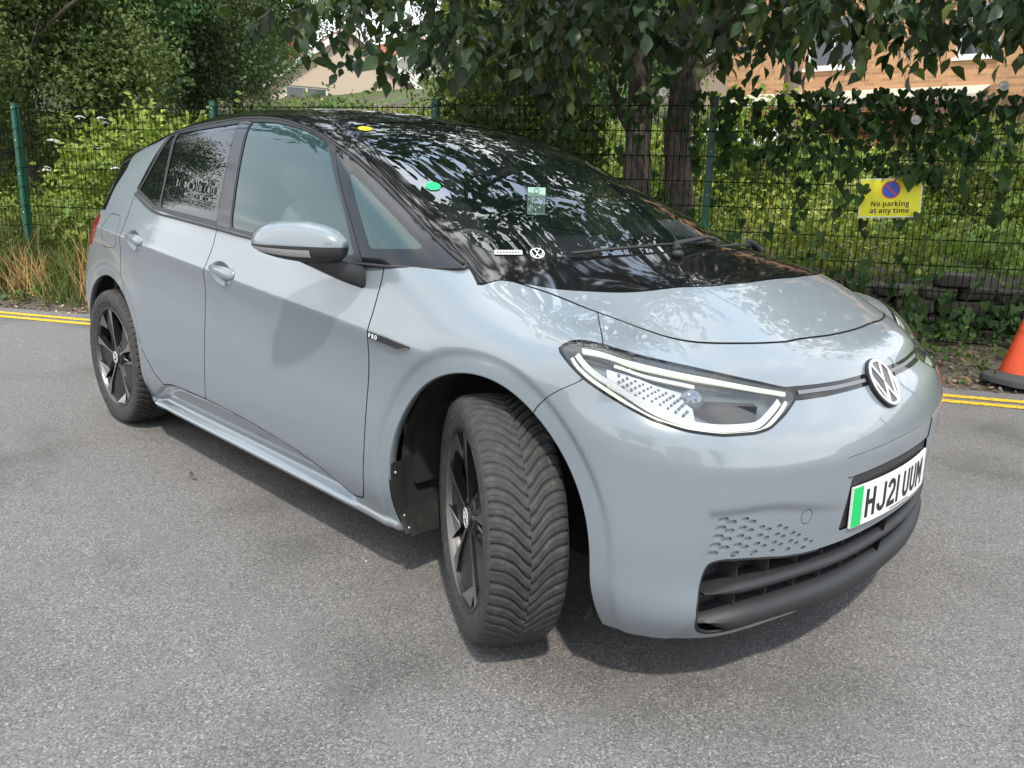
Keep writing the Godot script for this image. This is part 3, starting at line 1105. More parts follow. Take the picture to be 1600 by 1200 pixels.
func build_plate(car: Node3D) -> void:
	var p := group_node("number_plate", car)
	var put := func(u: float, v: float, l: float) -> Vector3: return Vector3(0.779 - 0.296 * u * u + l - v * 0.022, 0.463 + v, -u)
	var s := Soup.new()
	var line := []
	for i in 27: line.append(Vector2(-0.26 + 0.02 * i, 0.0))
	line[0].x += 0.0; line[26].x = 0.26
	ribbon(s, line, 0.111, func(u: float, v: float, l: float): return put.call(u, v, l - 0.006), 0.006)
	part("plate_blank", s.mesh(), M.plate_white, p)
	s = Soup.new()
	ribbon(s, [Vector2(-0.2585, 0), Vector2(-0.235, 0), Vector2(-0.213, 0)], 0.108, put, 0.0008)
	part("green_band", s.mesh(), M.plate_green, p)
	var glyphs := {
		"H": [50.0, [7, 0, 7, 79], [43, 0, 43, 79], [7, 41, 43, 41]],
		"1": [14.0, [7, 0, 7, 79]],
	}
	var x := -0.196
	for ch in ["H", "J", "2", "1", " ", "U", "U", "M"]:
		var strokes := []
		var w := 50.0
		match ch:
			"H": strokes = [v2([7, 0, 7, 79]), v2([43, 0, 43, 79]), v2([7, 41, 43, 41])]
			"J": strokes = [v2([43, 79, 43, 40]) + arc(25, 25, 18, 0, -180, 10)]
			"2": strokes = [arc(25, 54, 18, 172, -38, 12) + v2([9, 15, 7, 7]), v2([1, 7, 50, 7])]
			"1":
				w = 14.0
				strokes = [v2([7, 0, 7, 79])]
			"U": strokes = [v2([7, 79, 7, 40]) + arc(25, 25, 18, 180, 360, 10) + v2([43, 40, 43, 79])]
			"M":
				w = 59.0
				strokes = [v2([7, 0, 7, 79]), v2([52, 0, 52, 79]), v2([9, 74, 29.5, 34, 50, 74])]
			" ":
				x += 0.022
				continue
		s = Soup.new()
		for st in strokes:
			ribbon(s, st.map(func(q: Vector2): return Vector2(x + q.x * 0.001, (q.y - 39.5) * 0.001)), 0.0135, put, 0.0012)
		part("character", s.mesh(), M.ink, p)
		x += w * 0.001 + 0.011
	s = Soup.new()
	for i in 24:
		ribbon(s, [Vector2(-0.05 + i * 0.006, -0.0495), Vector2(-0.0465 + i * 0.006, -0.0495)], 0.003, put, 0.0008)
	part("maker_line", s.mesh(), M.ink, p).set_meta("kind", "stuff")

func build_interior(car: Node3D) -> void:
	var cab := group_node("cabin", car)
	var s := Soup.new()
	s.box(Vector3(-2.34, 0.30, -0.82), Vector3(-0.43, 0.33, 0.82))
	s.box(Vector3(-3.0, 0.60, -0.48), Vector3(-2.34, 0.63, 0.48))
	part("cabin_floor", s.mesh(), M.cabin_dark, cab)
	s = Soup.new()
	for z in [0.79, -0.79]:
		s.box(Vector3(-2.34, 0.33, z - 0.01), Vector3(-0.45, 0.98, z + 0.01))
		s.box(Vector3(-2.95, 0.80, z - 0.01), Vector3(-2.34, 0.98, z + 0.01))
	s.box(Vector3(-2.95, 0.63, -0.78), Vector3(-2.9, 1.12, 0.78))
	s.box(Vector3(-0.42, 0.33, -0.78), Vector3(-0.38, 0.92, 0.78))
	part("cabin_lining", s.mesh(), M.cabin_dark, cab)
	s = Soup.new()
	var pts := PackedVector3Array()
	for i in 33:
		var z := lerpf(-0.66, 0.66, i / 32.0)
		var e := 0.62 * z * z
		for q in [[0.09, 1.035], [-0.1, 1.02], [-0.3, 1.005], [-0.44, 0.985], [-0.5, 0.94], [-0.48, 0.84], [-0.42, 0.7]]:
			pts.append(Vector3(q[0] - e * (1.0 - (0.1 - q[0]) * 1.3), q[1] - 0.10 * z * z, z))
	s.grid(33, 7, pts, false)
	part("dashboard", s.mesh(), M.cabin_dark, cab)
	s = Soup.new()
	s.box(Vector3(-0.02, -0.11, -0.20), Vector3(0.0, 0.0, 0.2), Transform3D(Basis(Vector3(0, 0, 1), 0.25), Vector3(-0.46, 1.08, 0.0)))
	part("dashboard_screen", s.mesh(), M.gloss_black, cab)
	# steering wheel
	var sw := group_node("steering_wheel", cab)
	var c := Vector3(-0.72, 0.93, 0.36)
	var n := Vector3(-0.85, 0.5, 0).normalized()
	var u := Vector3(0, 0, 1)
	var v := n.cross(u)
	s = Soup.new()
	var ring := []
	for k in 33: ring.append(c + (u * cos(TAU * k / 32) + v * sin(TAU * k / 32)) * 0.18)
	s.tube(ring, filled(0.016, 33), 8, false)
	part("wheel_ring", s.mesh(), M.seat_grey, sw)
	s = Soup.new()
	for a in [0.0, PI, PI * 1.5]:
		s.tube([c, c + (u * cos(a) + v * sin(a)) * 0.18], [0.03, 0.018], 6)
	s.blob(c, Vector3(0.035, 0.06, 0.065), Basis(), 12)
	part("wheel_hub", s.mesh(), M.seat_grey, sw)
	for z in [0.36, -0.36]:
		var seat := group_node("front_seat", cab)
		s = Soup.new()
		s.blob(Vector3(-1.2, 0.58, z), Vector3(0.30, 0.11, 0.26), Basis(Vector3(0, 0, 1), 0.12), 20)
		part("cushion", s.mesh(), M.seat_grey, seat)
		s = Soup.new()
		s.blob(Vector3(-1.52, 0.86, z), Vector3(0.11, 0.36, 0.26), Basis(Vector3(0, 0, 1), 0.32), 20)
		part("backrest", s.mesh(), M.seat_grey, seat)
		s = Soup.new()
		s.blob(Vector3(-1.66, 1.24, z), Vector3(0.06, 0.11, 0.15), Basis(Vector3(0, 0, 1), 0.25), 16)
		part("headrest", s.mesh(), M.seat_grey, seat)
	s = Soup.new()
	s.blob(Vector3(-2.35, 0.85, 0), Vector3(0.14, 0.36, 0.66), Basis(Vector3(0, 0, 1), 0.35), 24)
	s.blob(Vector3(-2.05, 0.56, 0), Vector3(0.3, 0.13, 0.66), Basis(), 24)
	part("rear_bench", s.mesh(), M.cabin_dark, cab)
	s = Soup.new()
	pts = PackedVector3Array()
	for i in 24:
		var x := lerpf(-2.85, -1.1, i / 23.0)
		for j in 17:
			var z := lerpf(-0.60, 0.60, j / 16.0)
			pts.append(on_top(x, z, -0.045))
	s.grid(24, 17, pts, true)
	part("headlining", s.mesh(), M.headlining, cab)
	s = Soup.new()
	s.box(Vector3(-0.03, -0.04, -0.12), Vector3(0.0, 0.04, 0.12), Transform3D(Basis(), Vector3(-0.88, 1.33, 0)))
	s.box(Vector3(0.0, 0.0, -0.06), Vector3(0.12, 0.05, 0.06), Transform3D(Basis(Vector3(0, 0, 1), -0.4), Vector3(-0.92, 1.37, 0)))
	part("inner_mirror", s.mesh(), M.plastic, cab)

func build_mirror(car: Node3D) -> void:
	for mir in [1.0, -1.0]:
		var m := group_node("door_mirror", car)
		var flip := Vector3(1, 1, mir)
		var c := Vector3(-0.70, 1.066, 0.985)
		var L := Vector3(-0.963, 0, 0.27)     # towards its tip
		var W := Vector3(0.27, 0, 0.963)
		var rows := 45
		# a domed cap over a flat line, a wedge-shaped dark body below it, a clear indicator between them
		for piece in [["housing", 0.0, PI, "paint"], ["mirror_base", PI, TAU, "plastic"], ["indicator", TAU - 0.62, TAU - 0.16, "indicator"]]:
			var s := Soup.new()
			var pts := PackedVector3Array()
			var cols := 25
			for i in rows:
				var t := -1.0 + 2.0 * i / (rows - 1)
				if piece[0] == "indicator": t = -0.5 + 1.46 * i / (rows - 1)
				var dome := 0.074 * pow(maxf(0.0, 1.0 - pow(absf(t * 0.96 - 0.04), 2.3)), 0.55)
				var low := 0.05 * pow(maxf(0.0, 1.0 - pow(maxf(0.0, (t + 0.35) / 1.35), 2.0)), 0.6) * pow(maxf(0.0, 1.0 - pow(maxf(0.0, -t), 6.0)), 0.5)
				var dep := 0.06 * pow(maxf(0.0, 1.0 - pow(absf(t), 3.2)), 0.5)
				for j in cols:
					var a := lerpf(piece[1], piece[2], float(j) / (cols - 1))
					var ca := signf(cos(a)) * pow(absf(cos(a)), 0.8)
					var sa := signf(sin(a)) * pow(absf(sin(a)), 0.85)
					var y := (dome if sa > 0.0 else low) * sa - 0.012 - 0.004 * t
					var out := 0.0015 if piece[0] == "indicator" else 0.0
					pts.append((c + L * (0.188 * t) + W * ((dep + out) * ca * (1.0 if ca > 0 else 0.8)) + Vector3(0, y, 0)) * flip)
			s.grid(rows, cols, pts, mir < 0)
			part(piece[0], s.mesh(), M[piece[3]], m)
		var s2 := Soup.new()
		var ring := [Vector2(-1, -1), Vector2(-1, 0.6), Vector2(-0.6, 1), Vector2(0.7, 1), Vector2(1, 0.6), Vector2(1, -0.7), Vector2(0.6, -1), Vector2(-1, -1)]
		var sp := PackedVector3Array()
		for q in [[Vector3(-0.69, 1.022, 0.975), 0.055, 0.022], [Vector3(-0.635, 1.008, 0.955), 0.05, 0.026], [Vector3(-0.585, 0.985, 0.915), 0.042, 0.030], [Vector3(-0.575, 0.962, 0.85), 0.044, 0.034]]:
			for r in ring:
				sp.append((q[0] + Vector3(r.x * q[1] * 0.9, r.y * q[2], r.x * q[1] * 0.2)) * flip)
		s2.grid(4, 8, sp, mir > 0)
		part("stalk", s2.mesh(), M.plastic, m)

func make_tyre(s: Soup) -> void:
	# every row of points follows the curved blocks of the tread, so that the grooves between them stay crisp
	var turns := 64
	var pitch := TAU * 0.345 / turns
	var steps := [[0.0, 1.0], [0.035, 0.0], [0.23, 0.0], [0.265, 1.0], [0.60, 1.0], [0.612, 0.72], [0.642, 0.72], [0.654, 1.0]]
	var across := 30
	for m in [1.0, -1.0]:
		var pts := PackedVector3Array()
		for i in turns * steps.size() + 1:
			var st: Array = steps[i % steps.size()]
			var ph: float = i / steps.size() + st[0] + (0.0 if m > 0 else 0.5)
			for j in across:
				var a := float(j) / (across - 1)
				var w: float = 0.098 * a * m
				var bend := 0.040 * pow(1.0 - smoothstep(0.0, 0.55, a), 1.3) + 0.016 * (1.0 - smoothstep(0.3, 0.85, a)) + 0.004 * (1.0 - a)
				var th := (ph * pitch - bend) / 0.345
				var r := 0.3455 - 0.004 * a * a - 0.010 * pow(a, 9.0)
				var open: float = 1.0 - st[1]
				var ring := 0.22 * (1.0 - smoothstep(0.0, 0.022, absf(a - 0.66)))
				r -= 0.0068 * maxf(open * (1.0 if st[1] < 0.5 else smoothstep(0.12, 0.2, a)), ring)
				pts.append(Vector3(r * cos(th), r * sin(th), w))
		s.grid(turns * steps.size() + 1, across, pts, m > 0)
	for m in [1.0, -1.0]:
		s.lathe([Vector2(0.3315, 0.0975 * m), Vector2(0.327, 0.102 * m), Vector2(0.321, 0.1035 * m), Vector2(0.3195, 0.1045 * m), Vector2(0.308, 0.1068 * m), Vector2(0.296, 0.107 * m), Vector2(0.284, 0.1055 * m), Vector2(0.282, 0.104 * m), Vector2(0.268, 0.101 * m), Vector2(0.258, 0.0955 * m), Vector2(0.250, 0.094 * m)], Vector3.ZERO, Vector3(0, 0, 1), 96)
	# raised maker's name round the side wall
	var word := "MICHELIN"
	for rep in 2:
		for i in word.length():
			var a := deg_to_rad(90.0 + 180.0 * rep + 28.0 - i * 8.0)
			letter(s, word[i], Transform3D(Basis(Vector3(sin(a), -cos(a), 0), Vector3(cos(a), sin(a), 0), Vector3(0, 0, 1)), Vector3(cos(a) * 0.289, sin(a) * 0.289, 0.1062)), 0.022, 0.0016)

var font: SystemFont
func letter(s: Soup, ch: String, tr: Transform3D, height: float, depth: float, bold := true) -> void:
	var tm := TextMesh.new()
	if font == null:
		font = SystemFont.new()
		font.font_names = PackedStringArray(["Droid Sans"])
		font.font_weight = 700
	tm.font = font
	tm.font_size = 64
	tm.text = ch
	tm.depth = depth
	tm.pixel_size = height / 46.0
	tm.curve_step = 3.0
	var a := tm.get_mesh_arrays()
	var base := s.p.size()
	var vs: PackedVector3Array = a[Mesh.ARRAY_VERTEX]
	var ns: PackedVector3Array = a[Mesh.ARRAY_NORMAL]
	for i in vs.size():
		s.p.append(tr * vs[i])
		s.n.append((tr.basis * ns[i]).normalized())
	if a[Mesh.ARRAY_INDEX] != null and a[Mesh.ARRAY_INDEX].size():
		for i in a[Mesh.ARRAY_INDEX]: s.t.append(base + i)
	else:
		for i in vs.size(): s.t.append(base + i)

func polar(r: float, deg: float, z: float) -> Vector3:
	return Vector3(r * cos(deg_to_rad(deg)), r * sin(deg_to_rad(deg)), z)

func prism(top: Soup, side: Soup, ring: Array, depth: float) -> void:   # ring clockwise seen from +z
	var n := ring.size()
	for i in range(1, n - 1): top.tri(ring[0], ring[i], ring[i + 1])
	for i in n:
		var a: Vector3 = ring[i]
		var b: Vector3 = ring[(i + 1) % n]
		side.quad(b, a, a - Vector3(0, 0, depth), b - Vector3(0, 0, depth))

func build_wheels(car: Node3D) -> void:
	var ty := Soup.new()
	make_tyre(ty)
	var tyre := ty.mesh()
	var s := Soup.new()
	s.lathe([Vector2(0.250, 0.088), Vector2(0.2545, 0.0955), Vector2(0.2525, 0.098), Vector2(0.248, 0.0975), Vector2(0.245, 0.091), Vector2(0.241, 0.078)], Vector3.ZERO, Vector3(0, 0, -1) * -1.0, 96)
	var lip := s.mesh()
	s = Soup.new()
	s.lathe([Vector2(0.2405, 0.079), Vector2(0.236, 0.06), Vector2(0.228, 0.0), Vector2(0.232, -0.09)], Vector3.ZERO, Vector3(0, 0, 1), 64)
	var barrel := s.mesh()
	s = Soup.new()
	s.lathe([Vector2(0.16, -0.005), Vector2(0.16, 0.018), Vector2(0.08, 0.02), Vector2(0.078, 0.045), Vector2(0.0, 0.047)], Vector3.ZERO, Vector3(0, 0, 1), 48)
	var disc := s.mesh()
	s = Soup.new()
	s.box(Vector3(-0.17, -0.05, -0.01), Vector3(-0.10, 0.09, 0.045))
	var caliper := s.mesh()
	var dark := Soup.new()
	var bright := Soup.new()
	# one of the five spokes: a bright rib, a dark panel hanging on it and a bright corner where the panel meets the rim
	var rib := [polar(0.045, -9, 0.080), polar(0.045, 9, 0.080), polar(0.12, 2.2, 0.0845), polar(0.20, 1.7, 0.088), polar(0.243, 5.5, 0.0905), polar(0.243, -5.5, 0.0905), polar(0.20, -1.7, 0.088), polar(0.12, -2.2, 0.0845)]
	rib.reverse()
	prism(bright, dark, rib, 0.034)
	var blade := [polar(0.05, 8, 0.074), polar(0.12, 2.4, 0.077), polar(0.241, 3.5, 0.082), polar(0.241, 24, 0.077), polar(0.241, 44, 0.068), polar(0.15, 44, 0.055), polar(0.075, 50, 0.055), polar(0.055, 54, 0.062)]
	prism(dark, dark, blade, 0.016)
	var patch := [polar(0.2445, 27, 0.091), polar(0.2445, 52, 0.088), polar(0.225, 48.5, 0.078), polar(0.19, 45.5, 0.067), polar(0.197, 41, 0.069)]
	prism(bright, dark, patch, 0.02)
	var stub := [polar(0.06, 46, 0.070), polar(0.10, 44.5, 0.061), polar(0.10, 48.5, 0.060), polar(0.062, 56, 0.068)]
	prism(bright, dark, stub, 0.012)
	var dark_mesh := dark.mesh()
	var bright_mesh := bright.mesh()
	s = Soup.new()
	s.lathe([Vector2(0.066, 0.045), Vector2(0.064, 0.070), Vector2(0.056, 0.076), Vector2(0.036, 0.0775), Vector2(0.035, 0.0845), Vector2(0.032, 0.087), Vector2(0.0, 0.0875)], Vector3.ZERO, Vector3(0, 0, 1), 40)
	var hub := s.mesh()
	s = Soup.new()
	vw_strokes(s, 0.029, func(u: float, v: float, l: float): return Vector3(u, v, 0.0875 + l), 0.0012)
	var mark := s.mesh()
	s = Soup.new()
	for k in 5: s.lathe([Vector2(0.009, 0.07), Vector2(0.009, 0.079), Vector2(0.0, 0.08)], polar(0.048, 36 + 72 * k, 0), Vector3(0, 0, 1), 6)
	var bolts := s.mesh()
	for w in [["front", Vector3(-0.007, 0.345, 0.793), -0.514, 94.0], ["front", Vector3(-0.007, 0.345, -0.793), PI - 0.514, 50.0], ["rear", Vector3(-2.77, 0.345, 0.773), 0.0, 94.0], ["rear", Vector3(-2.77, 0.345, -0.773), PI, 10.0]]:
		var wheel := group_node("wheel", car)
		wheel.position = w[1]
		wheel.rotation.y = w[2]
		var spin := Basis(Vector3(0, 0, 1), deg_to_rad(w[3]))
		part("tyre", tyre, M.rubber, wheel)
		part("rim_edge", lip, M.rim_lip, wheel)
		part("rim_barrel", barrel, M.rim_dark, wheel)
		part("brake_disc", disc, M.steel, wheel)
		part("brake_caliper", caliper, M.liner, wheel)
		for k in 5:
			var sp := part("spoke", dark_mesh, M.rim_dark, wheel)
			sp.basis = spin * Basis(Vector3(0, 0, 1), TAU * k / 5)
			part("machined_edge", bright_mesh, M.rim_silver, sp)
		part("hub", hub, M.rim_dark, wheel).basis = spin
		var lm := part("hub_mark", mark, M.white_mark, wheel)
		lm.basis = spin
		part("wheel_bolts", bolts, M.liner, wheel).basis = spin

func build_small_things(car: Node3D, screen: Node3D) -> void:
	# badge strip on the front wing edge
	for mir in [1.0, -1.0]:
		var b := group_node("wing_badge", car)
		var put := func(u: float, v: float, l: float) -> Vector3: return on_side(u, v, l) * Vector3(1, 1, mir)
		var s := Soup.new()
		ribbon(s, v2([-0.483, 0.8005, -0.40, 0.795, -0.33, 0.789, -0.275, 0.7935]), [0.022, 0.022, 0.021, 0.004], put, 0.004)
		part("badge_blade", s.mesh(), M.badge, b)
		s = Soup.new()
		ribbon(s, v2([-0.47, 0.790, -0.40, 0.785, -0.335, 0.779, -0.275, 0.7915]), 0.003, put, 0.006)
		part("badge_line", s.mesh(), M.rim_silver, b)
		s = Soup.new()
		var base := on_side(-0.452, 0.801, 0.005)
		for i in 3:
			var ch := "PRO"[i if mir > 0 else 2 - i]
			var at := on_side(-0.468 + 0.016 * i, 0.8015 - 0.001 * i, 0.0055)
			letter(s, ch, Transform3D(Basis(Vector3(mir, 0, 0), Vector3.UP, Vector3(0, 0, mir)), at * Vector3(1, 1, mir)), 0.013, 0.001)
		part("badge_letters", s.mesh(), M.white_mark, b)
	# wipers
	for w in [[0.483, -0.04, 0.06, 0.235, 0.10], [0.06, 0.10, -0.42, -0.30, 0.07]]:
		pass
	var wip := group_node("wiper", car)
	var s2 := Soup.new()
	var pts := []
	for i in 13:
		var t := i / 12.0
		var z := lerpf(0.49, -0.10, t)
		pts.append(on_top(0.112 - 0.62 * z * z - 0.02 * t, z, 0.012))
	s2.tube(pts, filled(0.0048, 13), 6)
	part("blade", s2.mesh(), M.plastic, wip)
	s2 = Soup.new()
	s2.tube([on_top(0.145, 0.225, 0.018), on_top(0.115, 0.20, 0.028), on_top(0.09, 0.0, 0.026), on_top(0.093, -0.06, 0.02)], [0.014, 0.009, 0.006, 0.005], 8)
	s2.blob(on_top(0.145, 0.225, 0.01), Vector3(0.018, 0.014, 0.018), Basis(), 12)
	part("arm", s2.mesh(), M.plastic, wip)
	wip = group_node("wiper", car)
	s2 = Soup.new()
	pts = []
	for i in 13:
		var t := i / 12.0
		var z := lerpf(-0.02, -0.62, t)
		pts.append(on_top(0.135 - 0.60 * z * z - 0.015 * t, z, 0.012))
	s2.tube(pts, filled(0.0048, 13), 6)
	part("blade", s2.mesh(), M.plastic, wip)
	s2 = Soup.new()
	s2.tube([on_top(-0.02, -0.56, 0.015), on_top(-0.02, -0.5, 0.026), on_top(0.07, -0.3, 0.024)], [0.018, 0.011, 0.007], 8)
	part("arm", s2.mesh(), M.plastic, wip)
	# stickers behind the windscreen
	var sticker := func(called: String, x: float, z: float, rx: float, rz: float, m: Material) -> MeshInstance3D:
		var s := Soup.new()
		var ps := PackedVector3Array()
		for i in 2:
			for k in 33:
				var a := TAU * k / 32
				ps.append(on_top(x + rx * cos(a) * (i + 0.001), z + rz * sin(a) * (i + 0.001), 0.0008))
		s.grid(2, 33, ps, false)
		return part(called, s.mesh(), m, screen)
	sticker.call("green_sticker", -0.574, 0.568, 0.026, 0.023, M.sticker_green)
	sticker.call("yellow_sticker", -1.037, 0.509, 0.026, 0.026, M.sticker_yellow)
	# a pale green card hanging upright just behind the glass
	var nrm := Vector3(0.66, 0.12, 0.72).normalized()
	var right := Vector3.UP.cross(nrm).normalized()
	var up := nrm.cross(right)
	var c := on_top(-0.328, 0.342) - Vector3(0.66, 0.0, 0.72) * 0.05 + Vector3(0, -0.005, 0)
	var flat := func(at: Vector3, a: Vector3, b: Vector3, hw: float, hh: float) -> ArrayMesh:
		var q := Soup.new()
		q.quad(at - a * hw + b * hh, at + a * hw + b * hh, at + a * hw - b * hh, at - a * hw - b * hh)
		return q.mesh()
	var slip := func(at: Vector3, hw: float, hh: float) -> ArrayMesh:
		var q := Soup.new()
		q.quad(at - right * hw + up * hh, at + right * hw + up * hh, at + right * hw - up * hh, at - right * hw - up * hh)
		return q.mesh()
	var paper := part("paper_card", slip.call(c - nrm * 0.0006, 0.029, 0.044), M.sticker_paper, screen)
	var gn := skin_normal(on_top(-0.15, 0.6))
	var gr := Vector3(0.64, 0, -0.77)
	gr = (gr - gn * gr.dot(gn)).normalized()
	var gu := gn.cross(gr)
	var label := part("white_label", flat.call(on_top(-0.167, 0.618, 0.003), gr, gu, 0.040, 0.011), M.plate_white, screen)
	s2 = Soup.new()
	for row in [["PLAY", -0.008, 0.018], ["HERE", -0.028, 0.018]]:
		for i in 4:
			letter(s2, row[0][i], Transform3D(Basis(right, up, nrm), c + up * row[1] + right * (-0.020 + 0.0133 * i)), 0.0165, 0.0004)
	ribbon(s2, arc(0, 0.033, 0.008, 0, 345, 23), 0.002, func(u: float, v: float, l: float): return c + right * u + up * v + nrm * l, 0.0004, true)
	for i in 8:
		ribbon(s2, [Vector2(-0.026 + i * 0.0066, 0.014), Vector2(-0.0215 + i * 0.0066, 0.014)], 0.004, func(u: float, v: float, l: float): return c + right * u + up * v + nrm * l, 0.0004)
	part("sticker_print", s2.mesh(), M.ink_green, paper)
	s2 = Soup.new()
	for i in 8:
		var q := on_top(-0.167, 0.618, 0.0034) + gr * (-0.030 + 0.0085 * i)
		s2.quad(q - gr * 0.003 + gu * 0.004, q + gr * 0.003 + gu * 0.004, q + gr * 0.003 - gu * 0.004, q - gr * 0.003 - gu * 0.004)
	part("label_print", s2.mesh(), M.ink, label)
	c = on_top(-0.112, 0.555, 0.001)
	s2 = Soup.new()
	vw_strokes(s2, 0.021, func(u: float, v: float, l: float): return c + gr * u + gu * v * 1.3 + gn * l, 0.0006)
	part("screen_mark", s2.mesh(), M.white_mark, screen)
# ------------------------------------------------------------------ the place
const FENCE_AT := Vector3(-2.27, 0, -3.77)
const ALONG := Vector3(0.8725, 0, -0.4886)     # along the fence, towards the nose of the car
const AWAY := Vector3(-0.4886, 0, -0.8725)     # away from the road

func at(t: float, d: float, y := 0.0) -> Vector3:
	return FENCE_AT + ALONG * t + AWAY * d + Vector3(0, y, 0)

var T_land: PackedFloat32Array
var land_noise: FastNoiseLite
func land(t: float, d: float) -> float:
	var y := lut(T_land, clampf((d + 3.0) * 10.0, 0.0, 1198.0))
	if d > -1.0:
		y += land_noise.get_noise_2d(t * 30.0, d * 30.0) * 0.10 * smoothstep(-1.0, 1.0, d)
	if d > 4.0:
		y += 0.9 * smoothstep(4.0, 14.0, d) * smoothstep(4.0, -6.0, t)
	return y

func on_land(t: float, d: float, lift := 0.0) -> Vector3:
	return at(t, d, land(t, d) + lift)

func leaf_mesh(s: Soup, tr: Transform3D, l: float, w: float, c: Color, fold := 0.25, droop := 0.15) -> void:
	# a pointed leaf, folded along its rib: six faces
	var i := s.p.size()
	var ring := [Vector3(0, 0, 0), Vector3(-0.40 * w, 0.28 * l, 0.40 * w * fold), Vector3(-0.5 * w, 0.52 * l, 0.5 * w * fold - droop * l * 0.15), Vector3(0, l, -droop * l), Vector3(0.5 * w, 0.52 * l, 0.5 * w * fold - droop * l * 0.15), Vector3(0.40 * w, 0.28 * l, 0.40 * w * fold), Vector3(0, 0.42 * l, -droop * l * 0.12)]
	var nn := [Vector3(0, 0, 1), Vector3(fold, 0, 1), Vector3(fold, droop, 1), Vector3(0, droop * 2, 1), Vector3(-fold, droop, 1), Vector3(-fold, 0, 1), Vector3(0, droop * 0.5, 1)]
	for k in 7:
		s.p.append(tr * ring[k])
		s.n.append((tr.basis * nn[k]).normalized())
		s.c.append(c)
	for k in 6:
		s.t.append(i + 6); s.t.append(i + k); s.t.append(i + (k + 1) % 6)

func heart_leaf(s: Soup, tr: Transform3D, l: float, c: Color) -> void:
	var i := s.p.size()
	var ring := [Vector3(0, 0.0, 0), Vector3(-0.22, 0.16, 0.06), Vector3(-0.44, 0.10, 0.10), Vector3(-0.46, -0.16, 0.08), Vector3(-0.26, -0.52, 0.02), Vector3(0, -0.92, -0.10), Vector3(0.26, -0.52, 0.02), Vector3(0.46, -0.16, 0.08), Vector3(0.44, 0.10, 0.10), Vector3(0.22, 0.16, 0.06)]
	s.p.append(tr * (Vector3(0, -0.25, -0.02) * l)); s.n.append(tr.basis.z.normalized()); s.c.append(c)
	for q in ring:
		s.p.append(tr * (q * l))
		s.n.append((tr.basis * Vector3(-q.x * 0.4, 0.1, 1)).normalized())
		s.c.append(c)
	for k in 10:
		s.t.append(i); s.t.append(i + 1 + (k + 1) % 10); s.t.append(i + 1 + k)

func any_basis() -> Basis:
	return Basis(Quaternion(Vector3(rng.randfn(), rng.randfn(), rng.randfn()).normalized(), rng.randf() * TAU))

# a ball of loose leaves, denser towards its skin
func leaf_clump(n: int, radius: float, l: float, w: float, seed_: int, spread := 0.35) -> ArrayMesh:
	rng.seed = seed_
	var s := Soup.new()
	for k in n:
		var d := Vector3(rng.randfn(), rng.randfn(), rng.randfn()).normalized()
		var p := d * radius * pow(rng.randf(), 0.45)
		var face := (d * 0.7 + Vector3(0.15, 0.9, 0.12) + Vector3(rng.randfn(), rng.randfn(), rng.randfn()) * 0.5).normalized()
		var hang := (Vector3(rng.randfn() * 0.7, rng.randfn() * 0.7 - 0.5, rng.randfn() * 0.7)).normalized()
		var side := hang.cross(face).normalized()
		face = side.cross(hang)
		var g := rng.randf_range(1.0 - spread, 1.0 + spread)
		var sz := rng.randf_range(0.7, 1.25)
		leaf_mesh(s, Transform3D(Basis(side, hang, face), p), l * sz, w * sz, Color(g, g, g * rng.randf_range(0.8, 1.1)))
	return s.mesh()

# a hanging twig: a thin stem with leaves on both sides
func twig_mesh(n: int, length: float, l: float, w: float, seed_: int) -> ArrayMesh:
	rng.seed = seed_
	var s := Soup.new()
	var pts := []
	for k in 5:
		var t := k / 4.0
		pts.append(Vector3(length * 0.75 * t, -length * 0.55 * t * t, 0.04 * sin(t * 5.0)))
	s.tube(pts, [0.004, 0.0035, 0.003, 0.0022, 0.0012], 4, false)
	for k in s.p.size(): s.c.append(Color(0.5, 0.42, 0.34))
	for k in n:
		var t := 0.12 + 0.88 * (k + 0.5) / n
		var p := Vector3(length * 0.75 * t, -length * 0.55 * t * t, 0.0)
		var m := 1.0 if k % 2 else -1.0
		var hang := Vector3(rng.randf_range(0.2, 0.7), rng.randf_range(-1.0, -0.25), m * rng.randf_range(0.25, 0.8)).normalized()
		var face := Vector3(rng.randfn() * 0.35, 1.0, m * 0.5 + rng.randfn() * 0.35)
		var side := hang.cross(face).normalized()
		face = side.cross(hang)
		var g := rng.randf_range(0.75, 1.25)
		var sz := rng.randf_range(0.65, 1.15)
		leaf_mesh(s, Transform3D(Basis(side, hang, face), p), l * sz, w * sz, Color(g, g, g), rng.randf_range(0.1, 0.45), rng.randf_range(0.05, 0.3))
	return s.mesh()

func grass_mesh(n: int, h: float, spread: float, seed_: int, wide := 0.006) -> ArrayMesh:
	rng.seed = seed_
	var s := Soup.new()
	for k in n:
		var a := rng.randf() * TAU
		var b := Vector3(cos(a), 0, sin(a)) * spread * sqrt(rng.randf())
		var lean := Vector3(rng.randfn(), 0, rng.randfn()) * h * 0.35
		var hh := h * rng.randf_range(0.5, 1.1)
		var side := Vector3(cos(a * 3.0), 0, sin(a * 3.0)) * wide
		var g := rng.randf_range(0.7, 1.3)
		var i := s.p.size()
		for q in [[-1.0, 0.0], [1.0, 0.0], [-0.7, 0.5], [0.7, 0.5], [0.0, 1.0]]:
			s.p.append(b + side * q[0] + Vector3(0, hh * q[1], 0) + lean * q[1] * q[1])
			s.n.append((Vector3(0, 0.6, 0) + side.cross(Vector3.UP).normalized() * 0.7).normalized())
			s.c.append(Color(g, g, g))
		s.t.append_array([i, i + 2, i + 1, i + 1, i + 2, i + 3, i + 2, i + 4, i + 3])
	return s.mesh()

func tint(base: Color, vary := 0.3) -> Color:
	var g := rng.randf_range(1.0 - vary, 1.0 + vary)
	return Color(base.r * g * rng.randf_range(0.85, 1.15), base.g * g, base.b * g * rng.randf_range(0.8, 1.2))

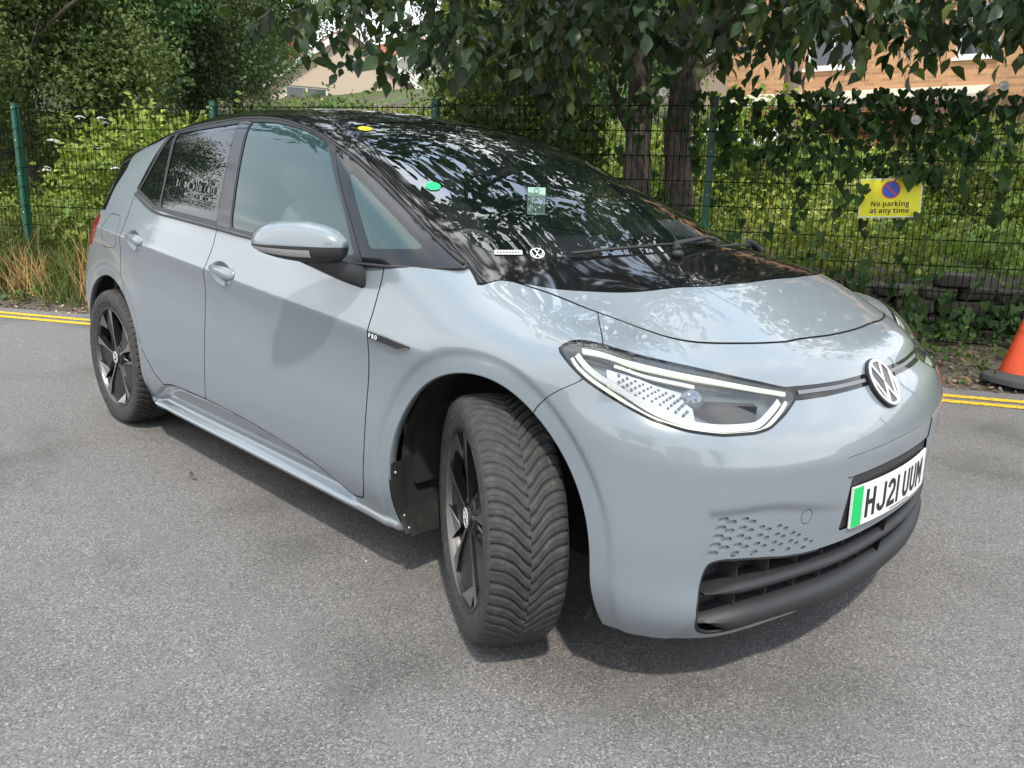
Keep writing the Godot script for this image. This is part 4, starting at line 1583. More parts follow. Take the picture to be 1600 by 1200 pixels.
func foliage(called: String, rough := 0.55, back := 0.5) -> StandardMaterial3D:
	var m := mat(called, Color.WHITE, rough)
	m.vertex_color_use_as_albedo = true
	m.metallic_specular = 0.3
	m.cull_mode = BaseMaterial3D.CULL_DISABLED
	m.backlight_enabled = true
	m.backlight = Color(back, back, back * 0.55).linear_to_srgb()
	return m

func place_materials() -> void:
	# worn tarmac: small stones in a dark binder
	var road := mat("tarmac", Color.WHITE, 0.93)
	var stones := NoiseTexture2D.new()
	stones.width = 1024
	stones.height = 1024
	stones.seamless = true
	stones.generate_mipmaps = false
	var cell := noise(11, 0.19, 1, FastNoiseLite.TYPE_CELLULAR)
	cell.cellular_return_type = FastNoiseLite.RETURN_CELL_VALUE
	cell.cellular_jitter = 1.0
	stones.noise = cell
	var g := Gradient.new()
	g.offsets = PackedFloat32Array([0.0, 0.2, 0.5, 0.8, 0.95, 1.0])
	g.colors = PackedColorArray([lin(0.082, 0.0785, 0.0755), lin(0.126, 0.121, 0.1165), lin(0.158, 0.152, 0.147), lin(0.195, 0.188, 0.182), lin(0.245, 0.236, 0.228), lin(0.37, 0.36, 0.35)])
	stones.color_ramp = g
	road.albedo_texture = stones
	road.uv1_triplanar = true
	road.uv1_world_triplanar = true
	road.uv1_scale = Vector3(1.0, 1.0, 1.0) / 0.83
	road.detail_enabled = true
	road.detail_blend_mode = BaseMaterial3D.BLEND_MODE_MUL
	road.detail_uv_layer = BaseMaterial3D.DETAIL_UV_2
	road.uv2_triplanar = true
	road.uv2_world_triplanar = true
	road.uv2_scale = Vector3(1.0, 1.0, 1.0) / 7.3
	road.detail_albedo = noise_tex(5, 0.006, 1024, [[0.0, lin(0.55, 0.54, 0.53)], [0.3, lin(0.82, 0.81, 0.80)], [0.5, lin(0.95, 0.94, 0.935)], [1.0, lin(1, 1, 1)]], 6)
	road.heightmap_enabled = true
	road.heightmap_texture = stones
	road.heightmap_scale = 0.16
	var soil := mat("soil", Color.WHITE, 0.95)
	soil.albedo_texture = noise_tex(21, 0.03, 512, [[0.0, lin(0.03, 0.025, 0.018)], [0.45, lin(0.07, 0.056, 0.04)], [0.7, lin(0.12, 0.098, 0.07)], [1.0, lin(0.2, 0.17, 0.13)]], 5)
	soil.uv1_triplanar = true
	soil.uv1_world_triplanar = true
	soil.uv1_scale = Vector3(1, 1, 1) / 1.1
	var land_m := mat("grass_land", Color.WHITE, 0.95)
	land_m.albedo_texture = noise_tex(23, 0.02, 512, [[0.0, lin(0.03, 0.045, 0.012)], [0.5, lin(0.07, 0.1, 0.025)], [1.0, lin(0.12, 0.15, 0.04)]], 5)
	land_m.uv1_triplanar = true
	land_m.uv1_world_triplanar = true
	land_m.uv1_scale = Vector3(1, 1, 1) / 2.3
	var y := mat("line_paint", Color.WHITE, 0.75)
	y.albedo_texture = noise_tex(31, 0.05, 512, [[0.0, lin(0.16, 0.12, 0.05)], [0.3, lin(0.42, 0.27, 0.02)], [0.42, lin(0.68, 0.43, 0.012)], [1.0, lin(0.78, 0.52, 0.02)]], 5)
	y.uv1_triplanar = true
	y.uv1_world_triplanar = true
	y.uv1_scale = Vector3(1, 1, 1) / 0.9
	mat("fence_green", lin(0.008, 0.075, 0.045), 0.4)
	mat("fence_wire", lin(0.012, 0.085, 0.055), 0.4)
	mat("bolt", lin(0.6, 0.6, 0.6), 0.35, 0.8)
	var bark := mat("bark", Color.WHITE, 0.95)
	bark.albedo_texture = noise_tex(41, 0.02, 512, [[0.0, lin(0.03, 0.025, 0.02)], [0.5, lin(0.09, 0.077, 0.062)], [0.8, lin(0.15, 0.135, 0.11)], [1.0, lin(0.2, 0.2, 0.165)]], 5)
	bark.uv1_triplanar = true
	bark.uv1_scale = Vector3(3.2, 0.9, 3.2)
	bark.heightmap_enabled = true
	bark.heightmap_texture = bark.albedo_texture
	bark.heightmap_scale = 1.2
	foliage("leaf", 0.38).metallic_specular = 0.5
	foliage("vine_leaf", 0.5, 0.55)
	foliage("far_leaf", 0.7, 0.5)
	foliage("straw", 0.9, 0.3)
	foliage("litter", 0.9, 0.1)
	var st := mat("wall_stone", Color.WHITE, 0.95)
	st.vertex_color_use_as_albedo = true
	st.albedo_texture = noise_tex(51, 0.04, 256, [[0.0, lin(0.45, 0.42, 0.38)], [0.6, lin(0.85, 0.83, 0.8)], [1.0, lin(1, 1, 1)]], 4)
	st.uv1_triplanar = true
	st.uv1_world_triplanar = true
	st.uv1_scale = Vector3(3, 3, 3)
	mat("petal", lin(0.75, 0.74, 0.72), 0.7)
	mat("sign_yellow", lin(0.80, 0.74, 0.02), 0.4)
	mat("sign_white", lin(0.75, 0.75, 0.72), 0.5)
	mat("sign_black", lin(0.015, 0.015, 0.012), 0.5)
	mat("sign_blue", lin(0.03, 0.09, 0.55), 0.4)
	mat("sign_red", lin(0.6, 0.05, 0.03), 0.4)
	var co := mat("cone_orange", Color.WHITE, 0.5)
	co.albedo_texture = noise_tex(61, 0.02, 256, [[0.0, lin(0.10, 0.03, 0.02)], [0.22, lin(0.45, 0.06, 0.018)], [0.35, lin(0.62, 0.075, 0.02)], [1.0, lin(0.7, 0.085, 0.022)]], 5)
	co.uv1_triplanar = true
	co.uv1_scale = Vector3(1.5, 1.5, 1.5)
	mat("cone_rubber", lin(0.05, 0.052, 0.055), 0.85)
	var br := mat("brick", Color.WHITE, 0.9)
	br.albedo_texture = brick_texture()
	br.uv1_triplanar = true
	br.uv1_scale = Vector3(1, 1, 1) / 1.8
	mat("render_cream", lin(0.55, 0.44, 0.35), 0.9)
	mat("render_white", lin(0.7, 0.69, 0.66), 0.85)
	var tile := mat("roof_tile", Color.WHITE, 0.9)
	tile.albedo_texture = noise_tex(71, 0.05, 256, [[0.0, lin(0.2, 0.06, 0.035)], [0.5, lin(0.34, 0.105, 0.06)], [1.0, lin(0.45, 0.17, 0.1)]], 4)
	tile.uv1_triplanar = true
	tile.uv1_scale = Vector3(0.6, 0.6, 0.6)
	mat("frame_white", lin(0.75, 0.75, 0.74), 0.5)
	mat("house_glass", lin(0.03, 0.04, 0.045), 0.05).metallic_specular = 0.7
	mat("wood_brown", lin(0.16, 0.095, 0.06), 0.9)
	mat("wood_red", lin(0.30, 0.11, 0.05), 0.85)
	mat("pole_wood", lin(0.20, 0.155, 0.12), 0.9)
	mat("pale_sheet", lin(0.62, 0.63, 0.63), 0.5)
	mat("lean_roof", lin(0.55, 0.5, 0.4), 0.6)

func brick_texture() -> ImageTexture:   # courses of a far house: too small in the picture to be told apart
	rng.seed = 77
	var im := Image.create(256, 256, false, Image.FORMAT_RGB8)
	im.fill(lin(0.42, 0.30, 0.2))
	for r in 24:
		var y0 := r * 256 / 24
		for c in 9:
			var x0 := c * 256 / 8 - (16 if r % 2 else 0)
			var g := rng.randf_range(0.75, 1.25)
			im.fill_rect(Rect2i(x0 + 1, y0 + 1, 30, 9), lin(0.44 * g, 0.235 * g, 0.115 * g))
	return ImageTexture.create_from_image(im)

func strip_mesh(t0: float, t1: float, d0: float, d1: float, nt: int, nd: int, lift: float, jag := 0.0) -> ArrayMesh:
	var s := Soup.new()
	var pts := PackedVector3Array()
	for i in nd + 1:
		for j in nt + 1:
			var t := lerpf(t0, t1, float(j) / nt)
			var d := lerpf(d0, d1, float(i) / nd)
			if jag > 0.0 and i == nd:
				d += jag * land_noise.get_noise_1d(t * 260.0)
			pts.append(on_land(t, d, lift))
	s.grid(nd + 1, nt + 1, pts, false)
	return s.mesh()

func build_ground() -> void:
	land_noise = noise(3, 0.02, 4)
	T_land = curve_table([-3.0, -1.5, -1.25, -1.02, -0.8, -0.4, 0.0, 0.25, 0.5, 1.5, 3, 8, 14, 30, 60, 90, 118], [0.0, 0.0, 0.0, 0.0, 0.025, 0.10, 0.17, 0.22, 0.45, 0.62, 0.85, 1.5, 2.2, 5.5, 12.0, 17.0, 20.0], -3.0, 117.0, 1200)
	var s := Soup.new()
	# the ground as one sheet to the horizon, lowered below the road
	var pts := PackedVector3Array()
	var ds := [-120.0, -60.0, -30.0, -12.0, -6.0, -3.0, -1.5, -1.2, -0.9, -0.6, -0.3, 0.0, 0.2, 0.4, 0.6, 1.0, 1.5, 2.0, 3.0, 4.0, 6.0, 8.0, 10.0, 14.0, 20.0, 30.0, 45.0, 60.0, 90.0, 116.0]
	for d in ds:
		for j in 121:
			var t: float = (j - 60) * (2.5 if absf(j - 60) > 16 else 1.0)
			pts.append(on_land(t, d, -0.012))
	s.grid(ds.size(), 121, pts, false)
	structure("ground", s.mesh(), M.soil)
	structure("road", strip_mesh(-40, 40, -26.0, -1.08, 400, 40, 0.0, 0.10), M.tarmac)
	for k in 2:
		var c := -1.51 + 0.165 * k
		var line := strip_mesh(-40, 40, c - 0.042, c + 0.042, 300, 1, 0.004)
		var o := structure("yellow_line" if k == 0 else "yellow_line_001", line, M.line_paint)
		o.set_meta("label", "painted yellow line along the road edge")
	structure("field", strip_mesh(-40, 40, 0.55, 60.0, 160, 60, 0.004), M.grass_land)

func build_fence() -> void:
	var f := thing("mesh_fence", "green steel mesh fence with square posts between road and field", "fence")
	var posts := [-16.95, -14.5, -12.1, -9.65, -7.21, -4.77, -2.45, 0.0, 2.62, 5.1, 7.6, 10.1]
	for i in posts.size():
		var t: float = posts[i]
		var top := 2.03 - 0.008 * absf(t)
		var s := Soup.new()
		var b := Basis(ALONG, Vector3.UP, -AWAY)
		s.box(Vector3(-0.03, 0, -0.03), Vector3(0.03, top - 0.05, 0.03), Transform3D(b, at(t, 0.0, 0.05)))
		s.box(Vector3(-0.033, top - 0.05, -0.033), Vector3(0.033, top - 0.042, 0.033), Transform3D(b, at(t, 0.0, 0.05)))
		var post := part("post", s.mesh(), M.fence_green, f)
		for y in [0.45, 0.85, 1.25, 1.6, 1.93]:
			s = Soup.new()
			s.blob(at(t, -0.036, y), Vector3(0.008, 0.008, 0.008), Basis(), 8)
			part("bolt", s.mesh(), M.bolt, post)
		s = Soup.new()
		s.box(Vector3(-0.022, 0.28, 0.0), Vector3(0.022, top - 0.06, 0.006), Transform3D(b, at(t, -0.031, 0.0)))
		part("clamp_bar", s.mesh(), M.fence_green, post)
	for i in posts.size() - 1:
		var a: float = posts[i]
		var e: float = posts[i + 1]
		var s := Soup.new()
		var y1 := 1.97 - 0.008 * absf((a + e) * 0.5)
		var n := int((e - a) / 0.05)
		var b := Basis(ALONG, Vector3.UP, -AWAY)
		for k in n + 1:
			var t := a + (e - a) * k / n
			thin_bar(s, at(t, -0.033, 0.19), at(t, -0.033, y1 + 0.015), 0.003)
		for k in 10:
			var y := y1 - 0.2 * k
			if y < 0.15: break
			thin_bar(s, at(a, -0.039, y), at(e, -0.039, y), 0.0036)
			thin_bar(s, at(a, -0.027, y), at(e, -0.027, y), 0.0036)
		part("wire_mesh", s.mesh(), M.fence_wire, f).set_meta("kind", "stuff")

func thin_bar(s: Soup, a: Vector3, b: Vector3, r: float) -> void:
	var d := (b - a).normalized()
	var u := d.cross(Vector3.UP if absf(d.y) < 0.9 else AWAY).normalized() * r
	var v := d.cross(u).normalized() * r
	var i := s.p.size()
	for q in [u, v, -u, -v]:
		s.p.append(a + q); s.n.append(q.normalized())
		s.p.append(b + q); s.n.append(q.normalized())
	for k in 4:
		var k0 := i + 2 * k
		var k1 := i + 2 * ((k + 1) % 4)
		s.t.append_array([k0, k1, k1 + 1, k0, k1 + 1, k0 + 1])

func build_sign() -> void:
	var o := thing("parking_sign", "yellow no parking sign fixed on the mesh fence", "sign", at(1.405, -0.075, 1.27))
	var b := Basis(ALONG, Vector3.UP, -AWAY).rotated(-AWAY, 0.045)
	o.basis = b
	var put := func(u: float, v: float, l: float) -> Vector3: return Vector3(u, v, l)
	var s := Soup.new()
	s.box(Vector3(-0.225, -0.15, -0.004), Vector3(0.225, 0.15, 0.0))
	part("plate", s.mesh(), M.sign_white, o)
	s = Soup.new()
	s.box(Vector3(-0.217, -0.142, 0.0), Vector3(0.217, 0.142, 0.001))
	part("yellow_face", s.mesh(), M.sign_yellow, o)
	s = Soup.new()
	s.lathe([Vector2(0.068, 0.001), Vector2(0.068, 0.0016), Vector2(0.0, 0.0016)], Vector3(0.0, 0.062, 0), Vector3(0, 0, 1), 40)
	part("red_disc", s.mesh(), M.sign_red, o)
	s = Soup.new()
	s.lathe([Vector2(0.058, 0.0016), Vector2(0.058, 0.0022), Vector2(0.0, 0.0022)], Vector3(0.0, 0.062, 0), Vector3(0, 0, 1), 40)
	part("blue_disc", s.mesh(), M.sign_blue, o)
	s = Soup.new()
	ribbon(s, [Vector2(-0.042, 0.104), Vector2(0.042, 0.020)], 0.012, put, 0.0030)
	part("red_bar", s.mesh(), M.sign_red, o)
	for row in [["No parking", -0.045], ["at any time", -0.097]]:
		var tm := TextMesh.new()
		var f := SystemFont.new()
		f.font_names = PackedStringArray(["Droid Sans"])
		f.font_weight = 700
		tm.font = f
		tm.font_size = 48
		tm.pixel_size = 0.0011
		tm.depth = 0.001
		tm.text = row[0]
		var l := part("lettering", tm, M.sign_black, o)
		l.position = Vector3(0.0, row[1], 0.002)

func build_cone() -> void:
	var o := thing("traffic_cone", "scuffed orange traffic cone on a grey rubber base beside the fence", "cone", Vector3(0.10, 0.0, -4.12))
	o.basis = Basis(Vector3.UP, 0.55) * Basis(Vector3(0, 0, 1), -0.07)
	o.position.y = 0.03
	o.scale = Vector3.ONE * 1.02
	var s := Soup.new()
	s.lathe([Vector2(0.102, 0.05), Vector2(0.099, 0.075), Vector2(0.033, 0.44), Vector2(0.029, 0.452), Vector2(0.022, 0.448), Vector2(0.02, 0.40)], Vector3.ZERO, Vector3.UP, 32)
	part("cone_body", s.mesh(), M.cone_orange, o)
	s = Soup.new()
	var ring := []
	for k in 8:
		var a := TAU * (k + 0.5) / 8
		ring.append([Vector2(cos(a), sin(a)) * (0.185 if k % 2 == 0 else 0.185), 0.0])
	var pts := PackedVector3Array()
	for lv in [[0.0, 0.20], [0.034, 0.20], [0.044, 0.188], [0.058, 0.125], [0.075, 0.108]]:
		for k in 17:
			var a := TAU * (k / 16.0) + PI / 16
			var c := Vector2(cos(a), sin(a))
			var q := c / maxf(maxf(absf(c.x), absf(c.y)), (absf(c.x) + absf(c.y)) * 0.78)
			var m: float = smoothstep(0.19, 0.115, lv[1])
			pts.append(Vector3(lerpf(q.x, c.x, m) * lv[1], lv[0], lerpf(q.y, c.y, m) * lv[1]))
	s.grid(5, 17, pts, true)
	part("rubber_base", s.mesh(), M.cone_rubber, o)

func build_wall() -> void:
	rng.seed = 91
	var w := thing("stone_wall", "low ruined dry stone wall behind the fence", "stone wall")
	var nz := noise(9, 0.9, 3)
	var y := 0.16
	for course in 5:
		var t := 0.15 + rng.randf() * 0.2
		var h := rng.randf_range(0.085, 0.135)
		while t < 3.4:
			var l := rng.randf_range(0.18, 0.40)
			if not (course == 4 and rng.randf() < 0.45) and not (course == 3 and t < 0.9 and rng.randf() < 0.5):
				var s := Soup.new()
				var pts := PackedVector3Array()
				var hh := h * rng.randf_range(0.8, 1.0)
				var dd := 0.12 + rng.randf() * 0.04
				var c := at(t + l * 0.5, 0.36 + rng.randf_range(-0.03, 0.03), y + hh * 0.5)
				var bs := Basis(ALONG, Vector3.UP, -AWAY).rotated(-AWAY, rng.randf_range(-0.05, 0.05)).rotated(Vector3.UP, rng.randf_range(-0.1, 0.1))
				for i in 9:
					var th := PI * i / 8
					for j in 17:
						var ph := TAU * j / 16
						var d := Vector3(sin(th) * cos(ph), cos(th), sin(th) * sin(ph))
						var e := Vector3(signf(d.x) * pow(absf(d.x), 0.35), signf(d.y) * pow(absf(d.y), 0.35), signf(d.z) * pow(absf(d.z), 0.35))
						var k := 1.0 + 0.16 * nz.get_noise_3d(d.x * 1.3 + t * 9, d.y * 1.3 + course * 5, d.z * 1.3)
						pts.append(c + bs * (e * Vector3(l * 0.47, hh * 0.5, dd) * k))
				s.grid(9, 17, pts)
				var g := rng.randf_range(0.06, 0.13)
				for i in s.p.size(): s.c.append(Color(g * 1.12, g * 0.98, g * 0.8))
				part("stone", s.mesh(), M.wall_stone, w)
			t += l + 0.01
		y += h * 0.98
# ------------------------------------------------------------------ trees, climbers, grass, houses
func limb(s: Soup, pts: Array, r0: float, r1: float, sides := 9) -> void:
	var line := smooth_line(pts, 5)
	var rr := []
	for i in line.size(): rr.append(lerpf(r0, r1, float(i) / (line.size() - 1)) * (1.0 + 0.07 * sin(i * 2.1)))
	s.tube(line, rr, sides)

func build_near_tree() -> void:
	rng.seed = 5
	var base := on_land(-0.62, 0.42)
	var tree := thing("broadleaf_tree", "broad leaved tree with two grey trunks overhanging the fence", "tree", base)
	var to := func(t: float, d: float, y: float) -> Vector3: return at(t, d, y) - base
	var s := Soup.new()
	limb(s, [to.call(-0.60, 0.42, 0.1), to.call(-0.62, 0.42, 0.8), to.call(-0.66, 0.42, 1.5), to.call(-0.68, 0.40, 2.2), to.call(-0.75, 0.35, 3.0), to.call(-1.1, 0.1, 4.2), to.call(-1.5, -0.2, 5.4)], 0.16, 0.05, 12)
	part("trunk", s.mesh(), M.bark, tree)
	s = Soup.new()
	limb(s, [to.call(-0.20, 0.55, 0.2), to.call(-0.26, 0.55, 1.0), to.call(-0.33, 0.52, 1.8), to.call(-0.30, 0.48, 2.4), to.call(-0.35, 0.4, 3.2), to.call(-0.2, 0.2, 4.4), to.call(0.1, 0.0, 5.6)], 0.15, 0.05, 12)
	part("trunk", s.mesh(), M.bark, tree)
	for q in [[[-0.33, 0.5, 2.25], [0.05, 0.4, 2.7], [0.55, 0.2, 3.0], [1.4, -0.2, 3.25], [2.4, -0.5, 3.3]], [[-0.68, 0.4, 2.3], [-1.2, 0.1, 2.75], [-2.0, -0.3, 3.1], [-3.0, -0.6, 3.2], [-3.9, -0.8, 3.05]], [[-0.7, 0.4, 1.75], [-0.82, 0.3, 1.95], [-0.9, 0.2, 2.15], [-0.95, 0.1, 2.3]],
			[[-0.72, 0.35, 2.8], [-0.9, -0.5, 3.4], [-1.0, -1.4, 3.8], [-1.1, -2.4, 4.0]], [[-0.35, 0.4, 2.9], [0.3, -0.4, 3.5], [0.8, -1.2, 3.9], [1.2, -2.0, 4.0]], [[-0.33, 0.5, 2.5], [0.2, 1.0, 3.1], [0.7, 1.6, 3.6], [1.2, 2.2, 4.0]]]:
		s = Soup.new()
		limb(s, q.map(func(v): return to.call(v[0], v[1], v[2])), 0.06, 0.012, 8)
		part("branch", s.mesh(), M.bark, tree)
	# the crown: leafy twigs through a flat dome, hanging lower over the fence
	var twigs := [twig_mesh(8, 0.5, 0.155, 0.095, 101), twig_mesh(9, 0.6, 0.14, 0.082, 102), twig_mesh(7, 0.42, 0.165, 0.105, 103)]
	var spots := [[], [], []]
	var tints := [[], [], []]
	rng.seed = 8
	var n := 0
	while n < 1950:
		# the lower edge, over the fence and the car, then the loose dome above it
		var dome := n > 860
		var t := rng.randf_range(-3.4, 3.4)
		var d := rng.randf_range(-1.9, 1.2)
		if dome:
			t = rng.randf_range(-4.2, 1.0)
			d = rng.randf_range(-3.8, 2.0)
		elif t > 0.5 and d > 0.2: continue
		var low := 2.2 + 0.05 * absf(t + 0.8) + 0.20 * maxf(0.0, -d - 0.4)
		if t < -0.9 and t > -1.9: low = 2.0 + 0.12 * absf(t + 1.4)
		if t < -2.0: low = 2.3
		if t > -0.2 and t < 0.6: low = 2.45
		if t > 0.6: low = 2.36 + 0.02 * t
		low += 0.2 * land_noise.get_noise_2d(t * 120.0, d * 120.0)
		var high := 3.4
		if dome:
			low = 3.1
			high = 8.4 - 0.34 * (t + 1.0) * (t + 1.0) - 0.24 * (d + 0.5) * (d + 0.5)
		if high < low: continue
		var y := low + pow(rng.randf(), 1.0 if dome else 1.5) * (high - low)
		var f := land_noise.get_noise_3d(t * 60.0, d * 60.0, y * 60.0)
		if f < (-0.02 if dome else -0.06): continue
		if t < -1.7 and not dome and rng.randf() < 0.72: continue
		if t > -1.7 and t < 0.4 and not dome and rng.randf() < 0.25: continue
		var k := rng.randi() % 3
		var bs := Basis(Vector3.UP, rng.randf() * TAU) * Basis(Vector3(0, 0, 1), rng.randf_range(-0.5, 0.35)) * Basis(Vector3(1, 0, 0), rng.randf_range(-0.5, 0.5))
		spots[k].append(Transform3D(bs * (rng.randf_range(0.7, 1.05) * (1.35 if dome else 1.0)), to.call(t, d, y + 0.12)))
		tints[k].append(tint(Color(0.05, 0.092, 0.036) if rng.randf() < 0.75 else Color(0.10, 0.145, 0.04), 0.35))
		n += 1
	for k in 3: scatter("crown", twigs[k], M.leaf, spots[k], tints[k], tree)
	# the lowest, nearest leaves one by one
	var kinds := []
	for k in 6:
		s = Soup.new()
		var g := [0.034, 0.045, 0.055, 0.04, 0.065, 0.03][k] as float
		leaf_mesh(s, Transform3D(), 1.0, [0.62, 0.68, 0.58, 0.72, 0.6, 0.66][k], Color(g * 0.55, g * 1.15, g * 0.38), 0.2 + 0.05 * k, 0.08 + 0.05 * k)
		kinds.append(s.mesh())
	for k in 230:
		var t := rng.randf_range(-2.6, 3.0)
		var d := rng.randf_range(-1.5, -0.3)
		var y := rng.randf_range(2.15, 2.8) + (0.15 if t > -0.3 else 0.0)
		if t < -0.9 and t > -2.7: y -= 0.14
		var hang := Vector3(rng.randfn() * 0.45, -1.0, rng.randfn() * 0.45).normalized()
		var face := Vector3(rng.randfn(), rng.randf() * 1.0, rng.randfn()).normalized()
		var side := hang.cross(face).normalized()
		var l := rng.randf_range(0.11, 0.17)
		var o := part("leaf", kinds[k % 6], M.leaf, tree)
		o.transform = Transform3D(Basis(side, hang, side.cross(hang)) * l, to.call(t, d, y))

func build_bindweed() -> void:
	rng.seed = 15
	var v := thing("bindweed", "bindweed with heart shaped leaves and white flowers climbing the fence", "climbing plant", at(1.0, -0.05, 0.2))
	var base := at(1.0, -0.05, 0.2)
	for k in 40:
		var t := rng.randf_range(-0.7, 2.5)
		var y := rng.randf_range(0.2, 0.5) if rng.randf() < 0.4 else 1.0
		var pts := []
		for i in 9:
			pts.append(at(t + 0.25 * land_noise.get_noise_2d(k * 40.0, i * 22.0) + 0.02 * i * (1 if k % 2 else -1), -0.03 - 0.04 * absf(sin(i * 1.7)), y + (2.02 - y) * i / 8.0) - base)
		var s := Soup.new()
		s.tube(pts, filled(0.0022, 9), 4, false)
		part("stem", s.mesh(), M.vine_stem, v)
	var kinds := []
	for k in 6:
		var s := Soup.new()
		var g := [0.05, 0.065, 0.04, 0.075, 0.055, 0.045][k] as float
		heart_leaf(s, Transform3D(), 1.0, Color(g * 0.55, g * 1.2, g * 0.3))
		kinds.append(s.mesh())
	var place := func(t: float, y: float, d: float) -> Transform3D:
		var face := (-AWAY + Vector3(rng.randfn() * 0.5, rng.randf_range(0.0, 0.9), rng.randfn() * 0.5)).normalized()
		var up := Vector3(rng.randfn() * 0.25, 1.0, rng.randfn() * 0.25)
		var side := up.cross(face).normalized()
		up = face.cross(side)
		return Transform3D(Basis(side, up, face) * rng.randf_range(0.055, 0.10), at(t, d, y) - base)
	var many := []
	for k in 6: many.append([])
	var single := 0
	var made := 0
	while made < 1750:
		var t := rng.randf_range(-0.9, 2.9)
		var y := rng.randf_range(0.22, 2.08)
		# thick along the top, strands hanging down from it, thick again at the foot
		var cover := smoothstep(1.45, 1.95, y) * 0.5 * smoothstep(0.0, 0.4, t) + 0.75 * smoothstep(1.25, 1.6, y) * smoothstep(0.45, 0.8, t + 0.3 * sin(y * 9.0)) * smoothstep(2.15, 1.8, t) + 0.2 * smoothstep(1.6, 1.9, y)
		var strand := land_noise.get_noise_2d(t * 190.0, y * 18.0 + 300.0)
		cover = maxf(cover, smoothstep(0.05, 0.3, strand) * smoothstep(0.7, 1.3, y) * 0.8)
		cover = maxf(cover, smoothstep(0.9, 0.55, y) * (0.35 + smoothstep(-0.1, 0.25, strand) * 0.5) * smoothstep(2.6, 0.6, t))
		cover = maxf(cover, smoothstep(0.62, 0.35, y) * 0.75)
		if t > 1.15 and t < 1.66 and y > 1.1 and y < 1.42: cover *= 0.03 if t > 1.24 else 0.5
		if rng.randf() > cover: continue
		made += 1
		var tr: Transform3D = place.call(t, y, rng.randf_range(-0.14, 0.03))
		if single < 290 and y > 0.9 and rng.randf() < 0.35:
			single += 1
			var o := part("leaf", kinds[made % 6], M.vine_leaf, v)
			o.transform = tr
		else:
			many[made % 6].append(tr)
	# one leaf hangs over the sign
	for q in [[1.515, 1.43, -0.14, 0.13], [1.57, 1.47, -0.13, 0.12], [1.19, 1.36, -0.12, 0.10], [1.175, 1.27, -0.11, 0.085], [1.62, 1.16, -0.10, 0.09]]:
		var o := part("leaf", kinds[1], M.vine_leaf, v)
		o.transform = Transform3D(Basis(ALONG, Vector3.UP, -AWAY) * Basis(Vector3(1, 0, 0), -0.2) * float(q[3]), at(q[0], q[2], q[1]) - base)
	for k in 6:
		scatter("leaves", kinds[k], M.vine_leaf, many[k], [], v)
	for q in [[-0.41, 2.05, -0.16], [2.065, 2.095, -0.1], [1.69, 2.02, -0.12], [1.50, 1.85, -0.13], [1.2, 2.0, -0.1]]:
		var s := Soup.new()
		var face := (-AWAY + Vector3(0.2, 0.25, 0.1)).normalized()
		s.lathe([Vector2(0.004, -0.05), Vector2(0.008, -0.03), Vector2(0.018, -0.012), Vector2(0.030, 0.0), Vector2(0.036, 0.003), Vector2(0.030, 0.001), Vector2(0.012, -0.012), Vector2(0.003, -0.03)], at(q[0], q[2], q[1]) - base, face, 20)
		part("flower", s.mesh(), M.petal, v)

